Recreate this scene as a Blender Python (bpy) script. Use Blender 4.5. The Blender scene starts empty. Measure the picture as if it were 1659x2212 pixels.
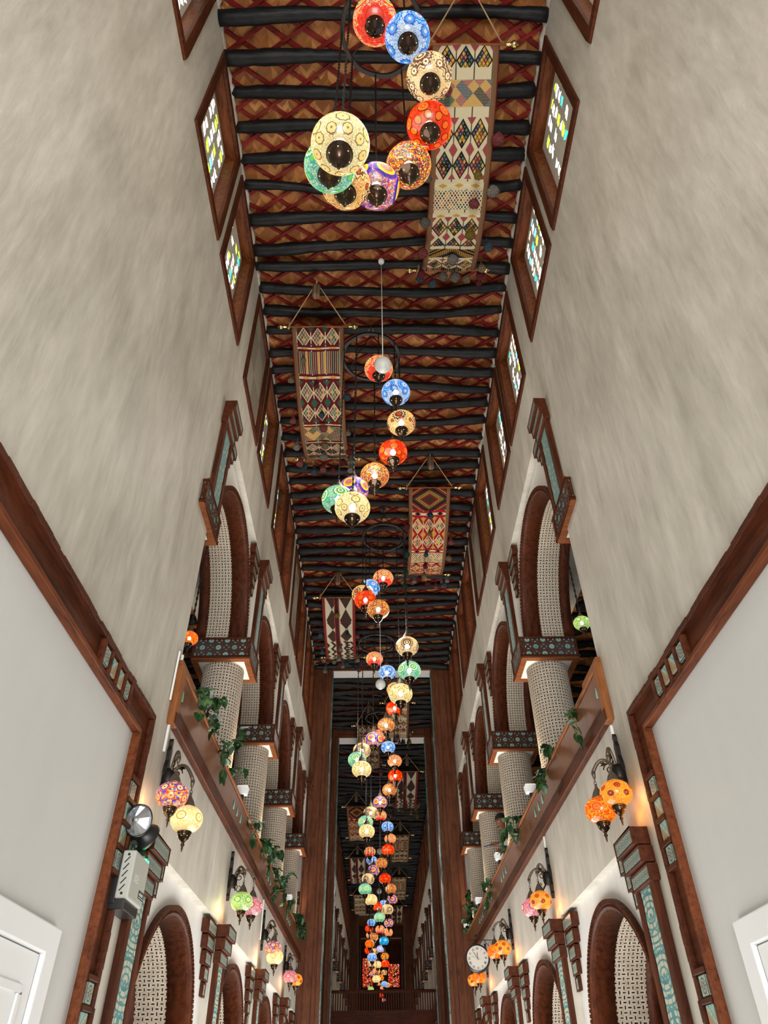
import bpy, math, random, numpy as np
from mathutils import Vector, Matrix, noise
PI=math.pi
random.seed(7)
C=bpy.context.scene.collection
SC=.77      # model units -> metres (applied to every top-level object at the end)
HO=1.5      # eye height above the floor
FZ=-1.95    # floor level in model units
# ---------------------------------------------------------------- camera
F_=1518.566; PT=math.radians(40.565); YW=math.radians(.756); RL=math.radians(.815)
def rayd(u,v):
    c,s=math.cos(RL),math.sin(RL); u,v=c*u+s*v,-s*u+c*v
    c,s=math.cos(PT),math.sin(PT); Y=c-v*s; Z=s+v*c; X=u
    c,s=math.cos(YW),math.sin(YW); return Vector((c*X+s*Y,-s*X+c*Y,Z))
f0=rayd(0,0); ex=rayd(1,0)-f0; ey=rayd(0,1)-f0
cam=bpy.data.cameras.new('camera'); camo=bpy.data.objects.new('camera',cam); C.objects.link(camo)
cam.sensor_fit='HORIZONTAL'; cam.sensor_width=36; cam.lens=F_/1659*36; cam.clip_end=200; cam.clip_start=.05
M=Matrix((( ex.x,ey.x,-f0.x,-.116),(ex.y,ey.y,-f0.y,0),(ex.z,ey.z,-f0.z,0),(0,0,0,1)))
camo.matrix_world=M; bpy.context.scene.camera=camo
# ---------------------------------------------------------------- world, exposure, large lights
sc=bpy.context.scene
sc.view_settings.view_transform='Standard'; sc.view_settings.look='None'; sc.view_settings.gamma=1
sc.view_settings.use_curve_mapping=False; sc.view_settings.exposure=0.05
w=bpy.data.worlds.new('world'); sc.world=w; w.use_nodes=True
bg=w.node_tree.nodes['Background']; bg.inputs[0].default_value=(.86,.93,1,1); bg.inputs[1].default_value=1.0
try:
    sc.cycles.max_bounces=7; sc.cycles.diffuse_bounces=3; sc.cycles.transparent_max_bounces=8; sc.cycles.use_denoising=True
    sc.cycles.caustics_reflective=False; sc.cycles.caustics_refractive=False
    sc.cycles.sample_clamp_indirect=4
except Exception: pass
LIGHTS=[]
def area(name,loc,to,sx,sy,e,col):
    l=bpy.data.lights.new(name,'AREA'); l.shape='RECTANGLE'; l.size=sx; l.size_y=sy; l.energy=e; l.color=col
    o=bpy.data.objects.new(name,l); C.objects.link(o); o.location=loc
    o.rotation_euler=(Vector(to)-Vector(loc)).to_track_quat('-Z','Y').to_euler(); LIGHTS.append(o); return o
def point(name,loc,e,col,r=.05):
    l=bpy.data.lights.new(name,'POINT'); l.energy=e; l.color=col; l.shadow_soft_size=r
    o=bpy.data.objects.new(name,l); C.objects.link(o); o.location=loc; LIGHTS.append(o); return o
def spot(name,loc,to,e,col,ang=60,r=.04):
    l=bpy.data.lights.new(name,'SPOT'); l.energy=e; l.color=col; l.spot_size=math.radians(ang); l.spot_blend=.6; l.shadow_soft_size=r
    o=bpy.data.objects.new(name,l); C.objects.link(o); o.location=loc
    o.rotation_euler=(Vector(to)-Vector(loc)).to_track_quat('-Z','Y').to_euler(); LIGHTS.append(o); return o
area('entrance_daylight',(0,-5.4,.6),(0,8,4.0),3.8,4.6,960,(1,.985,.95))
area('hall_fill_low',(0,12.5,-1.6),(0,12.5,5),2.6,13,780,(1,.975,.93))  # added unseen fill facing up, standing in for bounce off the floor
area('hall_fill_far',(0,40,-1.6),(0,40,5),2.6,24,420,(1,.93,.85))  # second unseen fill, added to brighten the far hall from below
# ---------------------------------------------------------------- node expressions
class X:
    def __init__(s,nt,sock): s.nt=nt; s.k=sock
    def _m(s,op,*a,clamp=False):
        n=s.nt.nodes.new('ShaderNodeMath'); n.operation=op; n.use_clamp=clamp
        for i,v in enumerate((s,)+a):
            if isinstance(v,X): s.nt.links.new(v.k,n.inputs[i])
            else: n.inputs[i].default_value=v
        return X(s.nt,n.outputs[0])
    def _r(s,op,v):
        n=s.nt.nodes.new('ShaderNodeMath'); n.operation=op; n.inputs[0].default_value=v; s.nt.links.new(s.k,n.inputs[1]); return X(s.nt,n.outputs[0])
    def __add__(s,o): return s._m('ADD',o)
    __radd__=__add__
    def __sub__(s,o): return s._m('SUBTRACT',o)
    def __rsub__(s,o): return s._r('SUBTRACT',o)
    def __mul__(s,o): return s._m('MULTIPLY',o)
    __rmul__=__mul__
    def __truediv__(s,o): return s._m('DIVIDE',o)
    def __lt__(s,o): return s._m('LESS_THAN',o)
    def __gt__(s,o): return s._m('GREATER_THAN',o)
    def abs(s): return s._m('ABSOLUTE')
    def fr(s): return s._m('FRACT')
    def fl(s): return s._m('FLOOR')
    def mx(s,o): return s._m('MAXIMUM',o)
    def mn(s,o): return s._m('MINIMUM',o)
    def sq(s): return s._m('SQRT')
    def cos(s): return s._m('COSINE')
    def sin(s): return s._m('SINE')
    def pw(s,o): return s._m('POWER',o)
    def at2(s,o): return s._m('ARCTAN2',o)
    def cl(s): return s._m('ADD',0.0,clamp=True)
    def mod2(s): return s._m('FLOORED_MODULO',2.0)
class Mat:
    def __init__(s,name,emis=False):
        s.m=bpy.data.materials.new(name); s.m.use_nodes=True; s.nt=s.m.node_tree
        s.b=s.nt.nodes['Principled BSDF']; s.tc=s.nt.nodes.new('ShaderNodeTexCoord')
    def N(s,t): return s.nt.nodes.new(t)
    def sep(s,sock):
        n=s.N('ShaderNodeSeparateXYZ'); s.nt.links.new(sock,n.inputs[0]); return [X(s.nt,o) for o in n.outputs]
    def uv(s): return s.sep(s.tc.outputs['UV'])[:2]
    def ob(s): return s.sep(s.tc.outputs['Object'])
    def comb(s,*a):
        n=s.N('ShaderNodeCombineXYZ')
        for i,v in enumerate(a):
            if isinstance(v,X): s.nt.links.new(v.k,n.inputs[i])
            else: n.inputs[i].default_value=v
        return n.outputs[0]
    def noise(s,vec,scale,detail=3,rough=.5,out=0):
        n=s.N('ShaderNodeTexNoise'); n.inputs['Scale'].default_value=scale; n.inputs['Detail'].default_value=detail; n.inputs['Roughness'].default_value=rough
        s.nt.links.new(vec,n.inputs['Vector']); return X(s.nt,n.outputs[out])
    def vor(s,vec,scale,feat='F1',rnd=1.0):
        n=s.N('ShaderNodeTexVoronoi'); n.feature=feat; n.inputs['Scale'].default_value=scale; n.inputs['Randomness'].default_value=rnd
        s.nt.links.new(vec,n.inputs['Vector']); return n
    def white(s,vec):
        n=s.N('ShaderNodeTexWhiteNoise'); n.noise_dimensions='3D'; s.nt.links.new(vec,n.inputs['Vector']); return X(s.nt,n.outputs['Value'])
    def ramp(s,x,stops,const=False):
        n=s.N('ShaderNodeValToRGB'); cr=n.color_ramp
        if const: cr.interpolation='CONSTANT'
        while len(cr.elements)<len(stops): cr.elements.new(.5)
        for e,(p,c) in zip(cr.elements,stops): e.position=p; e.color=(*c,1)
        s.nt.links.new(x.k,n.inputs[0]); return n.outputs[0]
    def mix(s,f,a,b,mode='MIX'):
        n=s.N('ShaderNodeMix'); n.data_type='RGBA'; n.blend_type=mode
        if isinstance(f,X): s.nt.links.new(f.k,n.inputs['Factor'])
        else: n.inputs['Factor'].default_value=f
        for v,k in ((a,6),(b,7)):
            if isinstance(v,tuple): n.inputs[k].default_value=(*v,1)
            else: s.nt.links.new(v,n.inputs[k])
        return n.outputs[2]
    def col(s,c):
        if isinstance(c,tuple): s.b.inputs['Base Color'].default_value=(*c,1)
        else: s.nt.links.new(c,s.b.inputs['Base Color'])
        return s
    def set(s,rough=.6,metal=0,spec=.5):
        s.b.inputs['Roughness'].default_value=rough; s.b.inputs['Metallic'].default_value=metal; s.b.inputs['Specular IOR Level'].default_value=spec; return s
    def bump(s,x,strength=.3,dist=.01):
        n=s.N('ShaderNodeBump'); n.inputs['Strength'].default_value=strength; n.inputs['Distance'].default_value=dist
        s.nt.links.new(x.k,n.inputs['Height']); s.nt.links.new(n.outputs[0],s.b.inputs['Normal']); return s
    def emit(s,c,st):
        if isinstance(c,tuple): s.b.inputs['Emission Color'].default_value=(*c,1)
        else: s.nt.links.new(c,s.b.inputs['Emission Color'])
        if isinstance(st,X): s.nt.links.new(st.k,s.b.inputs['Emission Strength'])
        else: s.b.inputs['Emission Strength'].default_value=st
        return s
def flat(name,c,rough=.6,metal=0,spec=.5,emis=0):
    m=Mat(name).col(c).set(rough,metal,spec)
    if emis: m.emit(c,emis)
    return m.m
MT={}
def plaster(name,c0,c1,str_=.25,sc_=1.0):
    m=Mat(name); x,y,z=m.ob()
    v=m.comb(x*3.2,y*3.2,z*.9); n=m.noise(v,1.3*sc_,5,.62); n2=m.noise(m.comb(x*1.1,y*1.1,z*.8),.8,3)
    n3=m.noise(m.comb(x*11,y*11,z*2.8),1.4*sc_,3)
    t=(n*.55+n2*.26+n3*.22-.06).cl()
    m.col(m.ramp(t,[(.3,c0),(.62,c1)])).set(.5,0,.35).bump(n*.6+n3*.5,str_,.02); return m.m
MT['plaster']=plaster('trowelled_beige_plaster',(.40,.37,.31),(.625,.59,.52))
MT['white']=plaster('white_plaster',(.60,.585,.56),(.70,.685,.66),.15)
MT['panelwall']=plaster('smooth_white_paint',(.58,.585,.57),(.605,.61,.595),.04)
MT['doorwhite']=flat('white_door_paint',(.85,.87,.88),.4)
def wood(name,c0,c1,ax=2,rough=.38,gs=1.0):
    m=Mat(name); p=list(m.ob()); 
    q=[a*22*gs for a in p]; q[ax]=p[ax]*1.6
    d=m.noise(m.comb(*[a*1.5 for a in p]),1.0,2)
    n=m.noise(m.comb(*[a+d*4 for a in q]),1.0,5,.65); n2=m.noise(m.comb(*[a*.9 for a in p]),1.2,3)
    n3=m.noise(m.comb(*[a*3.5 for a in q]),1.0,2)
    m.col(m.ramp((n*.7+n2*.35+n3*.15-.1).cl(),[(.33,c0),(.5,tuple((a+b)/2 for a,b in zip(c0,c1))),(.7,c1)])).set(rough+.1,0,.12).bump(n*.6+n3*.5,.25,.006); return m.m
D0,D1=(.024,.0062,.0027),(.112,.029,.0105)
for k,a in (('woodx',0),('woody',1),('woodz',2)): MT[k]=wood('dark_reddish_'+k,D0,D1,a)
for k,a in (('tanx',0),('tany',1),('tanz',2)): MT[k]=wood('orange_brown_'+k,(.15,.048,.014),(.36,.135,.045),a)
for k,a in (('midx',0),('midy',1),('midz',2)): MT[k]=wood('warm_brown_'+k,(.04,.009,.003),(.21,.058,.019),a)
MT['midx_lit']=wood('lit_underside_wood',(.10,.03,.010),(.26,.085,.028),0)  # warm brown wood made lighter: light on the capital undersides put into the colour
MT['postwood']=wood('portal_wood',(.055,.018,.009),(.155,.055,.026),2,.4,.5)
m=Mat('blackened_pole'); x,y,z=m.ob(); n=m.noise(m.comb(x*1.5,y*9,z*9),2.2,4); n2=m.noise(m.comb(x,y,z),6,3)
m.col(m.ramp((n*.6+n2*.4).cl(),[(.4,(.0025,.0025,.003)),(.75,(.011,.0105,.0105))])).set(.5,0,.2).bump(n+n2,.5,.015); MT['pole']=m.m
# woven bamboo mat
m=Mat('woven_bamboo_mat'); x,y,z=m.ob(); d=m.noise(m.comb(x,y,z),1.7,2)
u=(x*11.0); v=(y*11.0); ch=((u*.5).fr()-.5).abs()*2.0
sx=((v+ch*1.2+d*1.5)*1.1).fl(); wv=m.white(m.comb(sx,(u*.5).fl(),0.0)); big=m.noise(m.comb(x,y,z),1.1,3)
st=m.noise(m.comb((v+ch*1.2)*2.5,u*.3,0.0),2.0,3)
m.col(m.ramp((wv*.35+big*.45+st*.3-.05).cl(),[(.2,(.14,.045,.012)),(.5,(.31,.105,.026)),(.8,(.60,.29,.10))])).set(.6,0,.3).bump(st+wv*.4,.4,.01); MT['mat']=m.m
MT['lath']=wood('red_painted_lath',(.085,.0055,.0045),(.20,.014,.012),0,.45,.4)
# black dash basket weave
m=Mat('basket_weave'); u,v=m.uv(); c=.046; a=u/c; b=v/c; par=(a.fl()+b.fl()).mod2(); fx=(a.fr()-.5).abs(); fy=(b.fr()-.5).abs()
hx=fx*par+fy*(1-par); hy=fy*par+fx*(1-par)
wn=m.white(m.comb(a.fl(),b.fl(),0.0)); dash=(hx<(wn*.08+.31))*(hy<(wn*.05+.125)); line=((hy>.455)+(hx>.485)).cl()
ns=m.noise(m.comb(a,b,0.0),.8,3)
c1=m.mix(line*.55,m.ramp((ns*.7+wn*.3).cl(),[(.25,(.42,.345,.265)),(.7,(.60,.52,.42))]),(.12,.09,.06))
m.col(m.mix(dash,c1,(.014,.012,.014))).set(.6,0,.25).bump(line*-1.0+dash*-.6,.4,.006); MT['weave']=m.m
# carved lattice with turquoise rosettes (capitals)
m=Mat('rosette_lattice'); u,v=m.uv(); c=.115; a=u/c; b=v/c; par=(a.fl()+b.fl()).mod2(); fx=a.fr()-.5; fy=b.fr()-.5; ax_=fx.abs(); ay_=fy.abs()
r=(fx*fx+fy*fy).sq(); th=fy.at2(fx); rr=r+(th*8.0).cos()*.02
ros=(rr<.33)*(rr>.06); dg=(ax_-ay_).abs(); tri=(dg>.18)*(ax_.mx(ay_)<.36)*(ax_.mx(ay_)>.24); ce=0
tq=(ros*par+tri*(1-par)).cl(); wn=m.white(m.comb(a.fl(),b.fl(),1.0)); ns=m.noise(m.comb(a*3.0,b*3.0,0.0),1.5,3)
tc=m.ramp((wn*.4+ns*.6).cl(),[(.2,(.05,.15,.14)),(.5,(.17,.33,.30)),(.8,(.38,.47,.39))])
m.col(m.mix(tq,(.045,.013,.006),tc)).set(.35,0,.5).bump(tq,.8,.012); MT['rosette']=m.m
# turquoise glazed square tiles with brown star
m=Mat('star_tile'); u,v=m.uv(); fx=u.fr()-.5; fy=v.fr()-.5; r=(fx*fx+fy*fy).sq(); th=fy.at2(fx)
ed=(fx.abs().mx(fy.abs())>.44); star=(r<((th*8.0).cos()*.10+.19))*(r>.06); ring=((r-.33).abs()<.035); ns=m.noise(m.comb(u*6.0,v*6.0,0.0),1.2,3)
cc=m.mix((star+ring).cl(),m.ramp(ns,[(.3,(.13,.33,.31)),(.7,(.38,.54,.47))]),(.17,.06,.025)); m.col(m.mix(ed,cc,(.05,.018,.01))).set(.3,0,.5).bump(ed*-1.0+star*.4,.5,.01); MT['startile']=m.m
m=Mat('split_tile'); u,v=m.uv(); dd=u.fr()-v.fr(); ns=m.noise(m.comb(u*6.0,v*6.0,0.0),1.2,3); tri=(dd.abs()>.55)
ln=((dd.abs()-.35).abs()<.05); cc=m.mix((dd>0.0),m.ramp(ns,[(.3,(.14,.33,.31)),(.7,(.36,.52,.45))]),(.38,.24,.12)); m.col(m.mix(ln,cc,(.18,.22,.19))).set(.35,0,.5); MT['splittile']=m.m
# carved turquoise inlay strip
m=Mat('carved_turquoise'); u,v=m.uv(); a=((u*4.0).fr()-.5).abs()*2; 
vo=m.vor(m.comb((u-0.0).abs()*26.0,v*9.0,0.0),1.0,'DISTANCE_TO_EDGE'); e=X(m.nt,vo.outputs['Distance']); cell=(e>.07)
med=((v*2.6).fr()-.5).abs(); ur=u*9.0; rr=(ur*ur+med*med*9.0).sq(); blob=((rr*3.0).fr()<.33)*(rr<1.5)
ns=m.noise(m.comb(u*20,v*20,0.0),1.0,3)
m.col(m.mix((cell*(1-blob)).cl(),m.ramp(ns,[(.3,(.045,.17,.175)),(.7,(.10,.27,.27))]),(.44,.43,.34))).set(.45,0,.4).bump(cell,.6,.01); MT['carved']=m.m
m=Mat('carved_turquoise_dense'); u,v=m.uv(); vo=m.vor(m.comb(u*34.0,v*17.0,0.0),1.0,'DISTANCE_TO_EDGE'); e=X(m.nt,vo.outputs['Distance']); cell=(e>.24)
m.col(m.mix(cell,(.13,.26,.25),(.42,.40,.31))).set(.5,0,.4).bump(e,.6,.01); MT['carved2']=m.m
MT['bronze']=flat('dark_bronze',(.055,.034,.022),.2,.9)
MT['oldbronze']=flat('aged_bronze',(.16,.125,.095),.5,.75)
MT['iron']=flat('black_iron',(.02,.017,.015),.45,.6)
MT['brass']=flat('polished_brass',(.75,.55,.24),.2,1)
MT['rope']=flat('jute_rope',(.33,.21,.10),.9)
MT['bulb']=flat('lit_bulb',(1,.85,.6),.5,0,.5,25)
MT['spark']=flat('lit_pinhole',(1,.75,.35),.5,0,.5,2.5)
MT['leaf']=None
m=Mat('pothos_leaf'); x,y,z=m.ob(); n=m.noise(m.comb(x,y,z),9,3); m.col(m.ramp(n,[(.35,(.008,.028,.009)),(.62,(.025,.08,.022)),(.75,(.12,.19,.07))])).set(.35,0,.5); MT['leaf']=m.m
MT['stem']=flat('green_stem',(.10,.13,.04),.6)
MT['conduit']=flat('white_plastic_conduit',(.80,.80,.78),.4)
# ---------------------------------------------------------------- geometry helper
def setp(o,label=None,cat=None,group=None,kind=None):
    if label: o['label']=label
    if cat: o['category']=cat
    if group: o['group']=group
    if kind: o['kind']=kind
    return o
def empty(name,loc,label=None,cat=None,group=None,kind=None,rz=0,sx=1):
    o=bpy.data.objects.new(name,None); o.empty_display_size=.1; C.objects.link(o); o.location=loc; o.rotation_euler.z=rz
    if sx!=1: o.scale=(sx,1,1)
    return setp(o,label,cat,group,kind)
class MB:
    def __init__(s): s.v=[]; s.f=[]; s.u=[]; s.sm=[]
    def face(s,pts,uv=None,smooth=False):
        i=len(s.v); s.v+=[tuple(p) for p in pts]; s.f.append(tuple(range(i,i+len(pts)))); s.u.append(uv); s.sm.append(smooth)
    def box(s,x0,x1,y0,y1,z0,z1):
        if x0>x1:x0,x1=x1,x0
        if y0>y1:y0,y1=y1,y0
        if z0>z1:z0,z1=z1,z0
        i=len(s.v); s.v+=[(x0,y0,z0),(x1,y0,z0),(x1,y1,z0),(x0,y1,z0),(x0,y0,z1),(x1,y0,z1),(x1,y1,z1),(x0,y1,z1)]
        for f in ((0,3,2,1),(4,5,6,7),(0,1,5,4),(1,2,6,5),(2,3,7,6),(3,0,4,7)): s.f.append(tuple(i+k for k in f)); s.u.append(None); s.sm.append(False)
    def grid(s,P,uv=None,closed_u=False,smooth=True):
        # P[i][j]
        n,mm=len(P),len(P[0]); i0=len(s.v)
        for r in P: s.v+=[tuple(p) for p in r]
        for i in range(n-1):
            for j in range(mm-1 if not closed_u else mm):
                j2=(j+1)%mm
                s.f.append((i0+i*mm+j,i0+i*mm+j2,i0+(i+1)*mm+j2,i0+(i+1)*mm+j))
                s.u.append([uv(i,j),uv(i,j+1),uv(i+1,j+1),uv(i+1,j)] if uv else None); s.sm.append(smooth)
    def lathe(s,prof,n=24,c=(0,0,0),caps=True):
        P=[[(c[0]+r*math.cos(2*PI*j/n),c[1]+r*math.sin(2*PI*j/n),c[2]+z) for j in range(n)] for r,z in prof]
        s.grid(P[::-1] if prof[0][1]<prof[-1][1] and 0 else P,None,True)
        if caps:
            s.face(P[0][::-1]); s.face(P[-1])
    def tube(s,path,r,n=8,caps=True):
        path=[Vector(p) for p in path]; rr=r if hasattr(r,'__len__') else [r]*len(path); P=[]; pn=None
        for i,p in enumerate(path):
            t=(path[min(i+1,len(path)-1)]-path[max(i-1,0)]).normalized()
            if pn is None: a=Vector((0,0,1)) if abs(t.z)<.9 else Vector((1,0,0)); nn=t.cross(a).normalized()
            else: nn=(pn-t*pn.dot(t)).normalized()
            pn=nn; b=t.cross(nn); P.append([p+(nn*math.cos(2*PI*j/n)+b*math.sin(2*PI*j/n))*rr[i] for j in range(n)])
        s.grid(P,None,True)
        if caps: s.face(P[0][::-1]); s.face(P[-1])
    def build(s,name,mat,parent=None,bevel=0,recalc=True,**kw):
        me=bpy.data.meshes.new(name); me.from_pydata(s.v,[],s.f); 
        uvl=me.uv_layers.new(name='UVMap'); d=np.zeros((len(me.loops),2),np.float32); co=s.v; k=0
        for p,uv in zip(me.polygons,s.u):
            if uv:
                for t in uv: d[k]=t; k+=1
            else:
                nx,ny,nz=(abs(a) for a in p.normal); 
                for vi in p.vertices:
                    x,y,z=co[vi]; d[k]=(y,z) if nx>=ny and nx>=nz else ((x,z) if ny>=nz else (x,y)); k+=1
        uvl.data.foreach_set('uv',d.ravel()); me.polygons.foreach_set('use_smooth',s.sm)
        if recalc:
            import bmesh; bm=bmesh.new(); bm.from_mesh(me); bmesh.ops.remove_doubles(bm,verts=bm.verts,dist=1e-5); bmesh.ops.recalc_face_normals(bm,faces=bm.faces); bm.to_mesh(me); bm.free()
        me.materials.append(MT[mat] if isinstance(mat,str) else mat)
        o=bpy.data.objects.new(name,me); C.objects.link(o)
        if parent: o.parent=parent
        if bevel:
            b=o.modifiers.new('bevel','BEVEL'); b.width=bevel; b.segments=2; b.limit_method='ANGLE'
        return setp(o,**kw)
KIDS={}
def kids(o): return [c for c in bpy.data.objects if c.parent==o]
def dup(o,parent=None,tree=None):
    tree=tree or snapshot(o)
    def rec(node,par):
        ob,ch=node; c=ob.copy(); C.objects.link(c); c.parent=par
        for x in ch: rec(x,c)
        return c
    return rec(tree,parent)
def snapshot(o): return (o,[snapshot(c) for c in o.children])
# ================================================================ STRUCTURE
UP={-1:[5.80,9.13,12.25,15.55,18.75],1:[5.78,9.22,12.62,15.9,19.0]}   # near edge of the upper pilasters
CP={-1:[5.58,8.93,11.92,15.2,18.3],1:[5.58,8.97,12.3,15.6,18.3]}      # near face of the capitals
LP={-1:[5.84,9.38,12.7,16.15],1:[5.83,9.28,12.72,16.3]}
WN={-1:[-.45,1.04,2.92,4.43,6.31,7.79,9.66,11.1,12.9,14.4,16.2,17.6],1:[-.6,.83,2.74,4.32,6.27,7.8,9.7,11.2,13.0,14.5,16.3,17.68]}
WW={-1:1.335,1:1.40}
PW=.46
Y1=19.1; F0=24.35; FP=3.33; NF=8
FU=[F0+.1+FP*k for k in range(NF+1)]; Y2=F0+.1+FP*NF+.6
HC=10.316
ZR=6.83
side={-1:'left',1:'right'}
def W(s,d,y,z): return (s*(2-d),y,z)
def wbox(mb,s,d0,d1,y0,y1,z0,z1): mb.box(s*(2-d0),s*(2-d1),y0,y1,z0,z1)
def arc(cy,a,z0,b,n=28):
    return [(cy-a*math.cos(PI*i/n),z0+b*math.sin(PI*i/n)) for i in range(n+1)]
def spandrel(mb,s,d0,d1,y0,y1,cy,a,z0,b,zt,zb):
    # wall slab between y0..y1, top zt, with an arched hole down to zb
    A=[(cy-a,zb)]+arc(cy,a,z0,b)+[(cy+a,zb)]
    for d in (d0,d1):
        for (ya,za),(yb,zb_) in zip(A,A[1:]):
            if yb-ya>1e-6: mb.face([W(s,d,ya,za),W(s,d,yb,zb_),W(s,d,yb,zt),W(s,d,ya,zt)])
        mb.face([W(s,d,y0,zb),W(s,d,cy-a,zb),W(s,d,cy-a,zt),W(s,d,y0,zt)]); mb.face([W(s,d,cy+a,zb),W(s,d,y1,zb),W(s,d,y1,zt),W(s,d,cy+a,zt)])
    for (ya,za),(yb,zb_) in zip(A,A[1:]): mb.face([W(s,d0,ya,za),W(s,d1,ya,za),W(s,d1,yb,zb_),W(s,d0,yb,zb_)])
    mb.face([W(s,d0,y0,zt),W(s,d0,y1,zt),W(s,d1,y1,zt),W(s,d1,y0,zt)])
    mb.face([W(s,d0,y0,zb),W(s,d0,cy-a,zb),W(s,d1,cy-a,zb),W(s,d1,y0,zb)]); mb.face([W(s,d0,cy+a,zb),W(s,d0,y1,zb),W(s,d1,y1,zb),W(s,d1,cy+a,zb)])
UA=dict(a=1.3,z0=5.27,b=1.33); LA=dict(a=1.17,z0=.40,b=1.10)
def upper_band(mb,s,y0,y1,wins,ww):
    wbox(mb,s,0,-.4,y0,y1,ZR,7.9); wbox(mb,s,0,-.4,y0,y1,10.05,10.5)
    e=y0
    for w0 in wins:
        if w0+ww>y1+.01: continue
        if w0>e: wbox(mb,s,0,-.4,e,w0,7.9,10.05)
        e=max(e,w0+ww)
    wbox(mb,s,0,-.4,e,y1,7.9,10.05)
def arcade(mb,wt,s,ups,lps,yend):
    # upper storey spandrels and piers
    for i,p in enumerate(ups):
        if p+PW<=yend+.3: wbox(mb,s,0,-.75,max(p,6.05),min(p+PW,yend),5.27,ZR)
        q=ups[i+1] if i+1<len(ups) else yend
        if q-p-PW>1.2:
            spandrel(wt,s,-.09,-.75,p+PW,q,(p+PW+q)/2,zt=ZR,zb=5.27,**UA)
        elif q>p+PW: wbox(wt,s,-.09,-.75,p+PW,q,5.27,ZR)
    for i,p in enumerate(lps):
        wbox(mb,s,0,-.75,max(p,6.05),min(p+PW,yend),FZ,1.73)
        q=lps[i+1] if i+1<len(lps) else yend
        if q-p-PW>2.0:
            spandrel(wt,s,-.09,-.75,p+PW,q,p+PW+(q-p-PW)*.46,zt=1.73,zb=FZ,**LA)
        elif q>p+PW: wbox(wt,s,-.09,-.75,p+PW,q,FZ,1.73)
    wbox(mb,s,0,-.4,max(ups[0],6.05) if ups[0]<20 else ups[0],yend,1.73,2.88)
for s in (-1,1):
    mb=MB(); wt=MB()
    upper_band(mb,s,-4.5,Y1+.1,WN[s],WW[s])
    wbox(mb,s,0,-.75,-4.5,6.05,2.3,ZR); wbox(mb,s,0,-.75,5.25,6.05,FZ,2.3)
    wbox(wt,s,-.062,-.4,-4.5,5.25,FZ,2.3)
    arcade(mb,wt,s,UP[s][:],LP[s],Y1+.1)
    FW=[a+b for a in FU for b in (.51,1.99)]
    upper_band(mb,s,F0-.2,Y2,FW,1.35)
    arcade(mb,wt,s,FU,FU,Y2)
    mb.build('wall_'+side[s],'plaster',kind='structure',recalc=True)
    # the recessed, paler plaster: alcove back and arch spandrels
    wt.build('wall_'+side[s]+'_recess','white',kind='structure')
    # gallery: slab, outer wall, ceiling; shops behind the lower arcade
    g=MB()
    for y0,y1 in ((6.05,Y1+.4),(F0-.3,Y2)):
        wbox(g,s,-.02,-3.0,y0,y1,2.62,2.86); wbox(g,s,-2.9,-3.05,y0,y1,FZ,7.1)
        wbox(g,s,-.75,-1.25,y0,y1,6.55,6.85)
        wbox(g,s,-.75,-3.0,y0-.1,y0,FZ,2.62)
    g.build('wall_gallery_'+side[s],'plaster',kind='structure')
    g=MB(); wbox(g,s,-.75,-2.9,Y1+.41,Y1+.5,FZ,7.0); wbox(g,s,-.75,-2.9,Y2+.01,Y2+.1,FZ,7.0); g.build('wall_gallery_end_'+side[s],'postwood',kind='structure')
    g=MB()
    for y0,y1 in ((6.05,Y1+.4),(F0-.3,Y2)): wbox(g,s,-1.2,-3.0,y0,y1,6.78,6.98)
    g.build('ceiling_gallery_'+side[s],'mat',kind='structure')
# alcove panels get the smooth paint and a door each
for s in (-1,1):
    mb=MB(); wbox(mb,s,-.02,-.061,-4.5,5.25,FZ,2.3); mb.build('wall_'+side[s]+'_panel','panelwall',kind='structure')
    y1=4.76
    mb=MB(); 
    for (a,b,c,d) in ((3.0,y1,.70,.845),(y1-.17,y1,FZ,.72),(3.0,3.15,FZ,.72)): wbox(mb,s,-.019,.02,a,b,c,d)
    dr=mb.build('door_%d'%(1 if s<0 else 2),'doorwhite',kind='structure',bevel=.01)
    mb=MB(); wbox(mb,s,-.019,-.005,3.16,y1-.18,FZ,.695); 
    for a,b,c,d in ((3.3,y1-.32,.50,.54),(3.3,3.34,-1,.5),(y1-.36,y1-.32,-1,.5)): wbox(mb,s,-.005,.008,a,b,c,d)
    mb.build('door_leaf','doorwhite',dr,bevel=.006)
mb=MB(); mb.box(-5.2,5.2,-5,Y2+14,FZ-.1,FZ)
m=Mat('polished_beige_floor'); x,y,z=m.ob(); m.col(m.ramp(m.noise(m.comb(x,y,z),.8,3),[(.3,(.42,.36,.29)),(.7,(.55,.48,.40))])).set(.25); MT['floor']=m.m
mb.build('floor','floor',kind='structure')
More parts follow.
